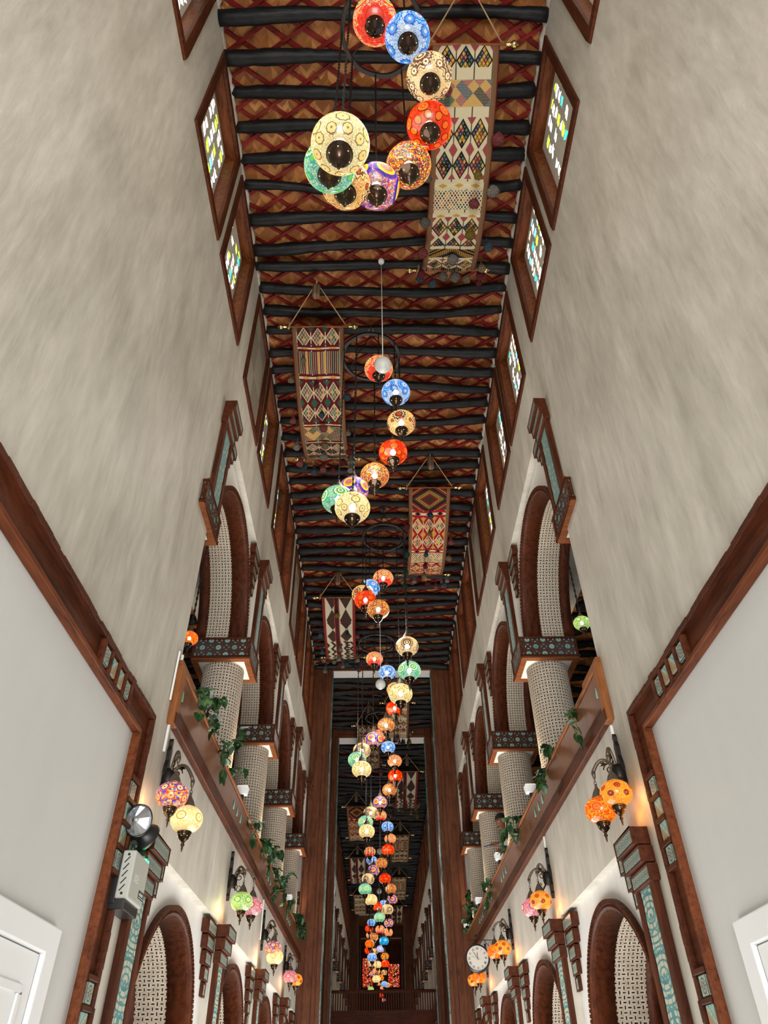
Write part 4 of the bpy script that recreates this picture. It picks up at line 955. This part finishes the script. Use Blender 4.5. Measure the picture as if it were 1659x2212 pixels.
rug('D',-1.60,-.75,37.9,42.2,ZR_,'cream and brown rug, second on the left in the far hall',False)
rug('B',.56,1.38,41.8,46,ZR_,'dark maroon rug, third on the right in the far hall',False)
rug('A',-1.62,-.86,45.7,49.6,ZR_,'tan rug, third on the left in the far hall',False)
rug('D',.56,1.38,48.6,52.4,ZR_,'small dim zigzag rug, fourth on the right in the far hall',False)
# ================================================================ WALL SCONCES
def sconce(s,yp,zp,g,kinds,label,detail=2):
    """wall bracket with two curved arms; g = the two globe centres"""
    e=empty('wall_sconce',(s*2,yp,zp),label,'wall lamp'); loc=lambda p:(p[0]-s*2,p[1]-yp,p[2]-zp)
    mb=MB(); h=.30
    out=[(0,h),(.018,h-.03),(.010,h-.07),(.03,h-.12),(.022,h-.2),(.045,h-.26),(.05,-.02),(.028,-.08),(.04,-.13),(.02,-.19),(.03,-.22),(0,-h+.03)]
    poly=[(-a,b) for a,b in out[1:-1]][::-1]; pts=out+poly
    F=[(-s*.035,a,b) for a,b in pts]; B=[(0,a,b) for a,b in pts]; mb.face(F); 
    for i in range(len(pts)): mb.face([F[i],F[(i+1)%len(pts)],B[(i+1)%len(pts)],B[i]])
    mb.lathe([(.05,-.07),(.06,-.03),(.06,.03),(.04,.07)],10,(-s*.05,0,-.05)); mb.build('wall_plate','iron',e)
    R=.132; k=R/R0
    for (gx,gy,gz),kd in zip(g,kinds):
        G_=loc((gx,gy,gz)); top=(G_[0],G_[1],G_[2]+(-ZB+.19)*k+.10)
        st=Vector((-s*.06,0,-.04)); en=Vector((top[0],top[1],top[2])); pk=max(en.z,st.z)+.10
        path=[]
        for i in range(15):
            t=i/14; b=st.lerp(en,t); b.z=(1-t)**2*st.z+2*t*(1-t)*(pk+.10)+t*t*en.z; path.append(b)
        mb=MB(); mb.tube(path,[.017-.003*math.sin(PI*i/14) for i in range(15)],8); mb.tube([en,en-Vector((0,0,.05))],[.02,.013],8); mb.build('curved_arm','oldbronze',e)
        # scrolls and a little star leaf below the arm
        mb=MB(); mid=path[7]; c=st.lerp(mid,.55); dr=(mid-st); dr.z=0; dr.normalize()
        sp=[]
        for i in range(22):
            a=i*.42; r=.055*(1-i/26); sp.append(c+dr*(r*math.cos(a))+Vector((0,0,r*math.sin(a)-.03)))
        mb.tube(sp,.006,5); q=c+dr*.05+Vector((0,0,.02)); 
        st_=[q+dr*((.032 if i%2 else .012)*math.cos(i*PI/5))+Vector((0,0,(.032 if i%2 else .012)*math.sin(i*PI/5))) for i in range(10)]
        nrm=Vector((-dr.y,dr.x,0))*.006; mb.face([p+nrm for p in st_]); mb.face([p-nrm for p in st_][::-1])
        mb.tube([st+Vector((0,0,-.05)),st+dr*.07+Vector((0,0,-.13)),st+dr*.12+Vector((0,0,-.09)),st+dr*.08+Vector((0,0,-.06))],.006,5)
        mb.build('scroll_ornament','bronze',e)
        mb=MB(); z0=en.z-.05; z1=G_[2]+(-ZB+.17)*k; n=max(2,int((z0-z1)/.03))
        for i in range(n):
            cz=z0-(i+.5)*(z0-z1)/n; ln=[]
            for j in range(9):
                a=2*PI*j/8; v=(.011*math.cos(a),0,.02*math.sin(a)) if i%2 else (0,.011*math.cos(a),.02*math.sin(a)); ln.append((en.x+v[0],en.y+v[1],cz+v[2]))
            mb.tube(ln,.0032,5)
        mb.build('hook_chain','oldbronze',e)
        if kd not in GM:
            d=gmesh.copy(); d.materials.clear(); d.materials.append(G[kd]); GM[kd]=d
        gl=child('glass_globe',GM[kd],e,G_,k); gl.rotation_euler.z=rnd.uniform(0,6)
        child('bottom_cap',bmesh_,e,G_,k); child('top_cap',tmesh,e,G_,k); child('lit_pinholes',pmesh,e,G_,k)
    return e
SCN=[(-1,6.18,2.30,[(-1.823,5.95,2.02),(-1.716,6.12,1.88)],('floral','pale'),'double wall lamp, purple floral globe above a pale one, nearest on left'),
(-1,9.69,2.28,[(-1.773,9.5,1.96),(-1.683,9.72,1.95)],('lime','pink'),'double wall lamp with lime and pink globes, second on the left'),
(-1,12.95,2.25,[(-1.775,12.8,1.98),(-1.745,12.82,1.87)],('floral','pale'),'double wall lamp, purple floral over white globe, third on the left'),
(-1,16.3,2.28,[(-1.845,16.15,2.03),(-1.75,16.35,2.0)],('pink','amber'),'double wall lamp with pink and amber globes, farthest on the left'),
(1,6.04,2.25,[(1.857,5.95,2.0),(1.754,6.12,1.92)],('amber','fire'),'double wall lamp, flowered amber globe beside an orange one, nearest on right'),
(1,9.45,2.22,[(1.826,9.45,1.925),(1.75,9.62,1.885)],('amber','pink'),'double wall lamp with amber and reddish globes, second on the right'),
(1,12.82,2.2,[(1.816,12.8,1.955),(1.715,12.92,1.92)],('amber','fire'),'double wall lamp with amber and orange globes, third on the right'),
(1,16.2,2.25,[(1.811,16.15,1.98),(1.728,16.3,1.95)],('fire','amber'),'double wall lamp with orange globes behind the clock on the right')]
for a in SCN: sconce(*a)
for s in (-1,1):
    for k in range(7):
        y=F0+1.2+FP*k; sconce(s,y,2.25,[(s*1.82,y-.15,2.0),(s*1.74,y+.06,1.95)],('amber','fire') if k%2 else ('pale','pink'),'double wall lamp beyond the gateways, %s on the %s'%(ORD[k],side[s]))
        if k<3: point('sconce_glow',(s*1.72,y-.3,1.95),9,(1,.72,.45),.12)
# small warm lamps inside the nearest globes' glow
SG={'floral':(1,.55,.25),'pale':(1,.8,.5),'lime':(.95,.95,.4),'pink':(1,.5,.3),'amber':(1,.45,.12),'fire':(1,.35,.06)}
for s,yp,zp,g,kd,lb in SCN:
    for (gx,gy,gz),k_ in zip(g,kd):
        point('sconce_glow',(s*1.93,gy-.19,gz-.10),1.5,SG[k_],.10)
# ================================================================ CONDUITS
def conduit(p0,p1,w,label):
    e=empty('cable_conduit',p1,label,'conduit'); v=Vector(p0)-Vector(p1); mb=MB()
    mb.box(-w/2,w/2,-w*.6,w*.6,0,v.z); mb.build('cover_strip','conduit',e,bevel=.003)
    return e
conduit((-1.985,5.95,3.36),(-1.985,6.02,2.42),.022,'white cable conduit running down to the nearest left wall lamp')
conduit((-1.985,5.91,3.34),(-1.985,5.91,2.85),.016,'short white cable conduit beside the longer one on the left')
conduit((1.985,6.07,2.64),(1.985,6.07,2.34),.025,'white cable conduit above the nearest right wall lamp')
conduit((1.985,9.48,2.66),(1.985,9.48,2.14),.022,'white cable conduit above the second right wall lamp')
conduit((-1.985,12.75,2.66),(-1.985,12.75,2.1),.02,'white cable conduit above the third left wall lamp')
# ================================================================ FLOODLIGHTS on the balconies, washing the columns
MT['lens']=flat('floodlight_lens',(1,.93,.78),.3,0,.5,6)
for s in (-1,1):
    for k,c in enumerate(CP[s][1:5]):
        y=c+.80; e=empty('floodlight',(s*1.96,y,3.30),'small white floodlight on the %s balcony ledge beside the %s column'%(side[s],ORD[k]),'floodlight')
        mb=MB(); 
        P=[[(-.06,-.055,0),(.06,-.055,0),(.06,.055,0),(-.06,.055,0)],[(-.075,-.075,.10),(.075,-.075,.10),(.075,.075,.10),(-.075,.075,.10)]]
        mb.grid(P,None,True,False); mb.face(P[0][::-1]); mb.build('housing','doorwhite',e,bevel=.004)
        mb=MB(); mb.box(-.066,.066,-.066,.066,.095,.104); mb.build('lit_lens','lens',e)
        mb=MB(); mb.box(-.02,.02,-.02,.02,-.07,0); mb.build('bracket','iron',e)
        spot('floodlight_beam',(s*1.90,c+.62,3.36),(s*2.22,c+.36,4.7),60,(1,.80,.55),75,.03)
        spot('floodlight_low',(s*1.88,c+.45,3.30),(s*2.1,c+.36,3.75),14,(1,.82,.58),95,.03)
# ================================================================ TRAILING PLANTS
def leafmesh():
    mb=MB(); pts=[(0,0),(.022,-.012),(.042,.004),(.05,.03),(.042,.062),(.024,.092),(0,.125)]
    P=[]
    for x,y in pts: P.append([(-x,y,.012*abs(x)/.05-.08*y*y*8*.2),(0,y,-.004-.08*y*y*8*.2),(x,y,.012*abs(x)/.05-.08*y*y*8*.2)])
    return P
def plant(s,y0,y1,dens,seed,label,hang=.35,up=.35):
    rn=random.Random(seed); e=empty('trailing_plant',(s*2.0,(y0+y1)/2,3.22),label,'plant'); L=y1-y0
    LP_=leafmesh(); lv=MB(); stm=MB(); ns=max(2,int(L/.28))
    for i in range(ns):
        b=Vector((s*rn.uniform(-.02,.10),-L/2+L*(i+rn.random())/ns,.0)); d=Vector((-s*rn.uniform(-.1,.6),rn.uniform(-1,1)*.9,rn.uniform(.1,.8))).normalized(); path=[b]; p=b.copy(); n=rn.randint(5,9)
        for j in range(n):
            p=p+d*.085; d=(d+Vector((-s*.10*(p.x*-s<.06),rn.uniform(-.25,.25),-.32 if rn.random()<.8 else 0))).normalized(); 
            if p.x*-s>.15: d.x*=-.3
            path.append(p.copy())
        stm.tube(path,.006,5)
        for q in path[1:]:
            for _ in range(dens):
                sc_=rn.uniform(.55,1.15); M_=Matrix.Translation(q)@Matrix.Rotation(rn.uniform(0,6.28),4,'Z')@Matrix.Rotation(rn.uniform(-1.9,.3),4,'X')@Matrix.Rotation(rn.uniform(-.5,.5),4,'Y')@Matrix.Scale(sc_,4)
                lv.grid([[M_@Vector(v) for v in r] for r in LP_],None,False,True)
    stm.build('stems','stem',e); o=lv.build('leaves','leaf',e,recalc=False)
    mb=MB(); mb.box(-.11*1,.03,-L/2,L/2,-.03,.0) if s>0 else mb.box(-.03,.11,-L/2,L/2,-.03,0)
    return e
for a in [(-1,6.5,9.0,2,1,'long trailing pothos vine at the near end of the left balcony'),(-1,10.5,12.3,3,2,'dense leafy vine on the left balcony below the second column'),(-1,12.5,14.0,3,3,'bushy green vine on the left balcony below the third column'),(-1,14.6,15.6,2,4,'small leafy sprig on the left balcony below the fourth column'),(-1,16.8,18.6,3,5,'dark leafy vine at the far end of the left balcony'),
    (1,6.9,7.5,1,6,'pair of single leaves poking through the near right balustrade'),(1,8.35,8.95,4,7,'bright variegated bush at the foot of the first right column'),(1,10.3,11.25,3,8,'long leafy vine on the right balcony below the leaning person'),(1,13.8,14.6,3,9,'small leafy clump on the right balcony with a floodlight in it'),(1,17.2,18.9,3,10,'leafy vine drooping at the far end of the right balcony')]: plant(*a)
plant(-1,26,28,2,11,'leafy vine on the left balcony beyond the gateways'); plant(1,26.5,28.5,2,12,'leafy vine on the right balcony beyond the gateways')
# ================================================================ EMERGENCY LIGHT
MT['greybox']=flat('pale_grey_enamel',(.44,.45,.40),.35); MT['blackpl']=flat('black_plastic',(.012,.012,.013),.35)
MT['reflector']=flat('lamp_reflector',(.55,.60,.66),.12,.85); MT['led']=flat('green_led',(.02,1,.25),.5,0,.5,8); MT['lbl']=flat('label_black',(.01,.01,.01),.5); MT['lblw']=flat('label_white',(.6,.6,.58),.5)
def emergency():
    # back plate against the left wall at (x=-2, y~5.50..5.62)
    e=empty('emergency_light',(-2.0,5.60,1.12),'grey twin-head emergency light with green indicator on the left wall','emergency light')
    e.rotation_euler.z=0
    W2=.18; H=.34; D=.15
    mb=MB(); mb.box(0.001,.06,-W2,W2,0.0,H+.01); mb.build('black_back','blackpl',e,bevel=.004)
    mb=MB(); mb.box(.055,D,-W2-.002,W2+.002,0.03,H); mb.build('front_case','greybox',e,bevel=.012)
    mb=MB(); mb.box(.01,D-.02,-W2+.01,W2-.01,-.035,.035); mb.build('black_base','blackpl',e,bevel=.006)
    mb=MB()
    for i in range(5): z=H-.06-.045*i; P=[(.075,-W2-.004,z-.022),(.082,-W2-.004,z-.026),(.115,-W2-.004,z+.014),(.108,-W2-.004,z+.018)]; mb.face(P); mb.face([(a,b+.004,c) for a,b,c in P][::-1])
    mb.build('vent_slots','blackpl',e,recalc=False)
    mb=MB(); 
    for yy,zz in ((-W2-.003,H-.03),(-W2-.003,.06)): mb.tube([(.10,yy+.002,zz),(.10,yy-.004,zz)],.009,10)
    mb.build('screws','iron',e)
    mb=MB(); mb.box(D,D+.003,.04,.16,.075,.125); mb.build('maker_label','lbl',e)
    mb=MB()
    for i in range(6): mb.box(D+.003,D+.0045,.052+.016*i,.060+.016*i,.095,.115 if i%2 else .11)
    mb.box(D+.003,D+.0045,.048,.152,.082,.086)
    for i in range(4): mb.box(D,D+.002,-.11+.0,-.11+.10-.02*(i%2),.155+.013*i,.159+.013*i)
    mb.build('label_marks','lblw',e)
    mb=MB(); mb.box(.10,.148,.07,.16,H-.012,H+.006); mb.build('green_indicator','led',e)
    def head(y,z,axis,nm):
        h=empty('lamp_head',(.10,y,z)); h.parent=e; h.rotation_euler=axis.to_track_quat('Z','Y').to_euler()
        R=.108; mb=MB(); pr=[(.02,-.11),(.05,-.105),(.085,-.07),(R*.97,-.02),(R*1.04,.0),(R*1.04,.022),(R*.98,.026),(R*.96,.016)]
        mb.lathe(pr,32,caps=False); mb.face([(.02*math.cos(2*PI*j/12),.02*math.sin(2*PI*j/12),-.11) for j in range(12)][::-1]); mb.build('shell','blackpl',h,recalc=False)
        mb=MB(); P=[]
        for i in range(9):
            r=R*.97*(1-i/8)+.004; z_=.014-.07*(i/8)**.8*(1) if i else .014
            P.append([(r*math.cos(2*PI*j/28)*(1+.012*(-1)**j),r*math.sin(2*PI*j/28)*(1+.012*(-1)**j),z_) for j in range(28)])
        mb.grid(P,None,True,False); mb.build('reflector','reflector',h,recalc=False)
        mb=MB(); mb.lathe([(.002,-.035),(.012,-.03),(.014,-.01),(.002,.0)],10); mb.build('lamp_bulb','lblw',h)
        for o in (mb,): pass
    # two heads on short yokes above the case
    mb=MB(); mb.tube([(.10,-.12,H-.01),(.10,-.13,H+.05)],.014,8); mb.tube([(.10,-.14,H+.055),(.10,-.10,H+.055)],.022,10)
    mb.tube([(.10,.12,H-.01),(.10,.11,H+.04)],.014,8); mb.tube([(.10,.09,H+.045),(.10,.14,H+.045)],.024,10); mb.build('yokes','blackpl',e)
    return e,head
EH=emergency()
head=EH[1]; e=EH[0]
head(-.16,.37+.18,Vector((.75,-.60,-.30)),'a'); head(.12,.37+.14,Vector((.55,.75,-.40)),'b')
# ================================================================ CLOCK
MT['cface']=flat('clock_face_cream',(.60,.56,.50),.5); MT['ink']=flat('clock_ink',(.02,.02,.025),.5)
def clock():
    c=Vector((1.672,15.0,2.13)); e=empty('station_clock',tuple(c),'round black-rimmed clock with Roman numerals on a bracket at the right gateway post','clock'); R=.195
    e.rotation_euler=(math.radians(0),0,math.radians(-8))
    mb=MB(); P=[]
    for r,y in ((R,-.05),(R+.022,-.045),(R+.028,-.02),(R+.015,.03),(R+.028,.06),(R+.02,.075),(R,.08)): P.append([(r*math.cos(2*PI*j/48),y,r*math.sin(2*PI*j/48)) for j in range(48)])
    mb.grid(P,None,True); mb.build('rim','blackpl',e)
    mb=MB(); mb.face([((R+.002)*math.cos(2*PI*j/48),-.038,(R+.002)*math.sin(2*PI*j/48)) for j in range(48)]); mb.face([((R+.002)*math.cos(2*PI*j/48),.07,(R+.002)*math.sin(2*PI*j/48)) for j in range(48)][::-1]); f=mb.build('dial','cface',e,recalc=False)
    for i,t in enumerate(['XII','I','II','III','IIII','V','VI','VII','VIII','IX','X','XI']):
        cu=bpy.data.curves.new('numeral','FONT'); cu.body=t; cu.size=.052; cu.align_x='CENTER'; cu.align_y='CENTER'; cu.space_character=.85
        o=bpy.data.objects.new('numeral_text',cu); C.objects.link(o); bpy.context.view_layer.update(); me=bpy.data.meshes.new_from_object(o); bpy.data.objects.remove(o)
        me.materials.clear(); me.materials.append(MT['ink']); n=bpy.data.objects.new('numeral',me); C.objects.link(n); n.parent=f
        a=math.radians(30*i); n.matrix_local=Matrix.Translation((.148*math.sin(a),-.041,.148*math.cos(a)))@Matrix.Rotation(a,4,'Y')@Matrix.Rotation(PI/2,4,'X')
    def hand(a,L,w,nm,tail=.03):
        a=math.radians(a); d=Vector((math.sin(a),0,math.cos(a))); q=Vector((math.cos(a),0,-math.sin(a))); y=Vector((0,-.044,0)); mb=MB()
        mb.face([y-d*tail-q*w*.5,y-d*tail+q*w*.5,y+d*L*.75+q*w,y+d*L,y+d*L*.75-q*w]); mb.build(nm,'ink',e,recalc=False)
    hand(-1,.10,.006,'hour_hand'); hand(-36,.135,.0045,'minute_hand'); hand(-72,.13,.002,'second_hand',.06)
    mb=MB(); mb.tube([(0,0,R+.01),(0,0,R+.10)],.008,6); mb.lathe([(.002,-.03),(.02,-.015),(.024,0),(.016,.02),(.002,.04)],10,(0,0,R+.15)); mb.tube([(-.16,0,R+.10),(.33,0,R+.085)],.007,6); mb.tube([(.33,0,R+.085),(.36,0,R+.085)],.01,6)
    mb.tube([(.33,0,R+.085),(.27,0,-.0+R-.06),(.14,0,R+.09)],.005,5)
    sp=[(.25+.05*(1-i/26)*math.cos(i*.4),0,R+.02+.05*(1-i/26)*math.sin(i*.4)) for i in range(22)]; mb.tube(sp,.004,5); mb.build('bracket','iron',e)
    mb=MB(); 
    for i in range(6): a=i*2*PI/6; mb.tube([(.0,0,-R-.03),(.018*math.cos(a),0,-R-.05+.018*math.sin(a))],.003,4)
    mb.build('pendant_scroll','iron',e)
clock()
# ================================================================ PERSON leaning over the right balcony
MT['skin']=flat('brown_skin',(.22,.095,.05),.5,0,.3); MT['hair']=flat('black_hair',(.008,.007,.007),.7); MT['robe']=plaster('white_robe_cloth',(.62,.62,.64),(.75,.75,.77),.1); MT['eye']=flat('eye_white',(.6,.58,.55),.3)
MT['phone']=flat('phone_case_blue',(.05,.12,.3),.3)
def skin(name,verts,edges,radii,mat,parent,sub=2):
    me=bpy.data.meshes.new(name); me.from_pydata(verts,edges,[]); o=bpy.data.objects.new(name,me); C.objects.link(o); o.parent=parent
    sm=o.modifiers.new('skin','SKIN'); sm.use_smooth_shade=True
    if not me.skin_vertices: me.attributes.new('dummy','FLOAT','POINT')
    return o,me
def blob(name,chains,mat,parent,sub=2):
    """one continuous skinned body: chains of (point,radius); the first point is the root"""
    V=[];E=[];R=[];idx={}
    for ch in chains:
        pr=None
        for p,r in ch:
            k=tuple(round(a,4) for a in p)
            if k not in idx: idx[k]=len(V); V.append(p); R.append(r)
            if pr is not None: E.append((pr,idx[k]))
            pr=idx[k]
    import bmesh
    me=bpy.data.meshes.new(name); me.from_pydata(V,E,[])
    bm=bmesh.new(); bm.from_mesh(me); L=bm.verts.layers.skin.verify(); bm.verts.ensure_lookup_table()
    for i,v in enumerate(bm.verts):
        r=R[i]; v[L].radius=r if isinstance(r,tuple) else (r,r); v[L].use_root=(i==0)
    bm.to_mesh(me); bm.free()
    o=bpy.data.objects.new(name,me); C.objects.link(o)
    s_=o.modifiers.new('skin','SKIN'); s_.use_smooth_shade=True; s_.branch_smoothing=.6; q=o.modifiers.new('sub','SUBSURF'); q.levels=sub; q.render_levels=sub
    bpy.context.view_layer.update(); dg=bpy.context.evaluated_depsgraph_get(); m2=bpy.data.meshes.new_from_object(o.evaluated_get(dg)); bpy.data.objects.remove(o)
    m2.materials.clear(); m2.materials.append(MT[mat]); n=bpy.data.objects.new(name,m2); C.objects.link(n); n.parent=parent
    return n
def person():
    K_=1/SC
    # metres, origin at the feet; +x away from the hall (right), person faces -x (towards the hall) and -y a little
    e=empty('person',(2.75,14.35,2.86),'person in white robe leaning over the right balcony, holding a phone','person'); e.scale=(K_,)*3
    hd=Vector((-.31,-.04,1.04))
    # body: skin
    body=[[((0,0,.62),.13),((-.06,0,.80),.135),((-.16,-.01,.93),.13),((-.24,-.02,.99),.06),((-.30,-.04,1.02),.052)],
      [((0,0,.62),.13),((.0,.09,.55),.085),((.0,.10,.34),.06),((.03,.10,.10),.045),((-.06,.11,.04),.04)],
      [((0,0,.62),.13),((.0,-.09,.55),.085),((.0,-.10,.34),.06),((.03,-.10,.10),.045),((-.06,-.11,.04),.04)],
      [((-.16,-.01,.93),.13),((-.15,.17,.91),.06),((-.20,.24,.77),.045),((-.36,.17,.745),.034),((-.42,.15,.745),.026),((-.46,.14,.745),.03)],
      [((-.16,-.01,.93),.13),((-.15,-.18,.91),.06),((-.24,-.24,.78),.045),((-.40,-.20,.755),.032),((-.46,-.19,.755),.024),((-.51,-.185,.75),.038)]]
    palm=Vector((-.51,-.185,.75))
    for k,(dy,L) in enumerate(((-.030,.062),(-.010,.070),(.010,.066),(.028,.052))):
        b=palm+Vector((-.02,dy*.6,.008)); body.append([(tuple(palm),.038),(tuple(b+Vector((-.02,dy*.5,0))),.0125),(tuple(b+Vector((-.055,dy*.4,-.004))),.0095),(tuple(b+Vector((-.055-L*.3,dy*.3,-.03))),.0085),(tuple(b+Vector((-.045-L*.2,dy*.3,-.05))),.0075)])
    body.append([(tuple(palm),.038),(tuple(palm+Vector((-.02,-.03,-.02))),.011),(tuple(palm+Vector((-.05,-.035,-.035))),.010),(tuple(palm+Vector((-.08,-.02,-.04))),.0085)])
    b=blob('body',body,'skin',e,1)
    # head: shaped ellipsoid merged visually with the neck
    hc=hd+Vector((-.06,-.01,.06)); face=Vector((-.80,-.42,-.38)).normalized(); up=Vector((-.25,-.1,1)); up=(up-face*up.dot(face)).normalized(); rt=face.cross(up)
    mb=MB(); P=[]; n=28;kk=20
    for i in range(kk+1):
        t=PI*i/kk; row=[]
        for j in range(n):
            a=2*PI*j/n; x=math.sin(t)*math.cos(a); y=math.sin(t)*math.sin(a); z=math.cos(t)
            f=x*.098; sd=y*.074; h=z*.118
            if z<-.1: sd*=1-.28*(-z); f+=.010*(-z)*(1 if x>0 else -2)
            if x>.6: # features
                g=math.exp(-(y/.16)**2)
                f+=.022*g*math.exp(-((z+.12)/.16)**2)+.010*g*math.exp(-((z+.12)/.30)**2)    # nose
                f+=.008*math.exp(-(y/.3)**2)*math.exp(-((z+.50)/.10)**2)                       # lips
                f-=.010*(math.exp(-((abs(y)-.36)/.16)**2))*math.exp(-((z-.10)/.10)**2)          # sockets
                f+=.006*math.exp(-((z-.28)/.10)**2)                                              # brow
            row.append(hc+face*f+rt*sd+up*h)
        P.append(row)
    mb.grid(P,None,True)
    for sg in (-1,1):
        c=hc+rt*sg*.074-face*.005; mb.lathe([(.002,-.03),(.012,-.025),(.016,0),(.012,.025),(.002,.03)],8,tuple(c))
    hdm=mb.build('head','skin',e)
    mb=MB(); P=[]
    for i in range(12):
        t=PI*.56*i/11; row=[]
        for j in range(n):
            a=2*PI*j/n; x=math.sin(t)*math.cos(a); y=math.sin(t)*math.sin(a); z=math.cos(t); lim=max(z,.42) if x>.35 else z
            row.append(hc-face*.004+face*x*.104*(1 if x<.35 or z>.42 else .93)+rt*y*.081+up*(lim*.126))
        P.append(row)
    mb.grid(P,None,True); mb.build('hair','hair',hdm,recalc=False)
    for sg in (-1,1):
        mb=MB(); c=hc+face*.083+rt*sg*.028+up*.012; mb.lathe([(.001,-.009),(.010,-.005),(.0115,0),(.010,.005),(.001,.009)],10,tuple(c)); mb.build('eye','eye',hdm)
        mb=MB(); c=hc+face*.0945+rt*sg*.028+up*.010; mb.lathe([(.001,-.005),(.0045,0),(.001,.005)],8,tuple(c)); mb.build('pupil','hair',hdm)
        mb=MB(); mb.tube([hc+face*.093+rt*sg*.012+up*.032,hc+face*.095+rt*sg*.03+up*.038,hc+face*.085+rt*sg*.048+up*.032],[.003,.0045,.002],6); mb.build('eyebrow','hair',hdm)
    mb=MB(); mb.tube([hc+face*.092+rt*-.03-up*.055,hc+face*.108-up*.046,hc+face*.092+rt*.03-up*.055],[.003,.0065,.003],6); mb.build('moustache','hair',hdm)
    # robe over torso, legs and sleeves
    rb=[[((.0,0,.63),.17),((-.07,0,.80),.165),((-.16,-.01,.92),.14),((-.22,-.02,.975),.075)],
        [((.0,0,.63),.17),((.02,0,.45),.18),((.02,0,.25),.20),((.02,0,.10),.21)],
        [((-.16,-.01,.92),.14),((-.15,.18,.90),.08),((-.21,.25,.77),.065),((-.34,.18,.75),.05)],
        [((-.16,-.01,.92),.14),((-.15,-.19,.90),.08),((-.24,-.25,.785),.065),((-.34,-.22,.76),.055),((-.42,-.20,.755),.045)]]
    blob('robe',rb,'robe',e,2)
    return e,palm
PE,palm=person()
ph=empty('mobile_phone',tuple(Vector((2.75,14.35,2.86))+ (palm+Vector((-.115,-.005,-.02)))*(1/SC)),"mobile phone held out over the right balcony in the leaning person's hand",'phone'); ph.scale=(1/SC,)*3
ph.rotation_euler=(math.radians(20),math.radians(-15),math.radians(10))
mb=MB(); mb.box(-.075,.075,-.036,.036,-.0045,.0045); mb.build('phone_body','phone',ph,bevel=.003)
mb=MB(); mb.box(-.07,.07,-.032,.032,-.0052,-.0046); mb.build('screen','cface',ph)
# ================================================================ final scale: model units -> metres, floor at z=0
for o in list(bpy.data.objects):
    if o.name not in C.objects: 
        bpy.data.objects.remove(o); continue
for o in C.objects:
    if o.parent is None:
        if o==camo:
            mw=o.matrix_world.copy(); mw.translation=mw.translation*SC+Vector((0,0,HO)); o.matrix_world=mw; continue
        o.location=o.location*SC+Vector((0,0,HO)); o.scale=o.scale*SC
for o in LIGHTS: o.data.energy*=SC*SC
for o in LIGHTS: 
    if o.data.type!='AREA': o.data.shadow_soft_size*=SC
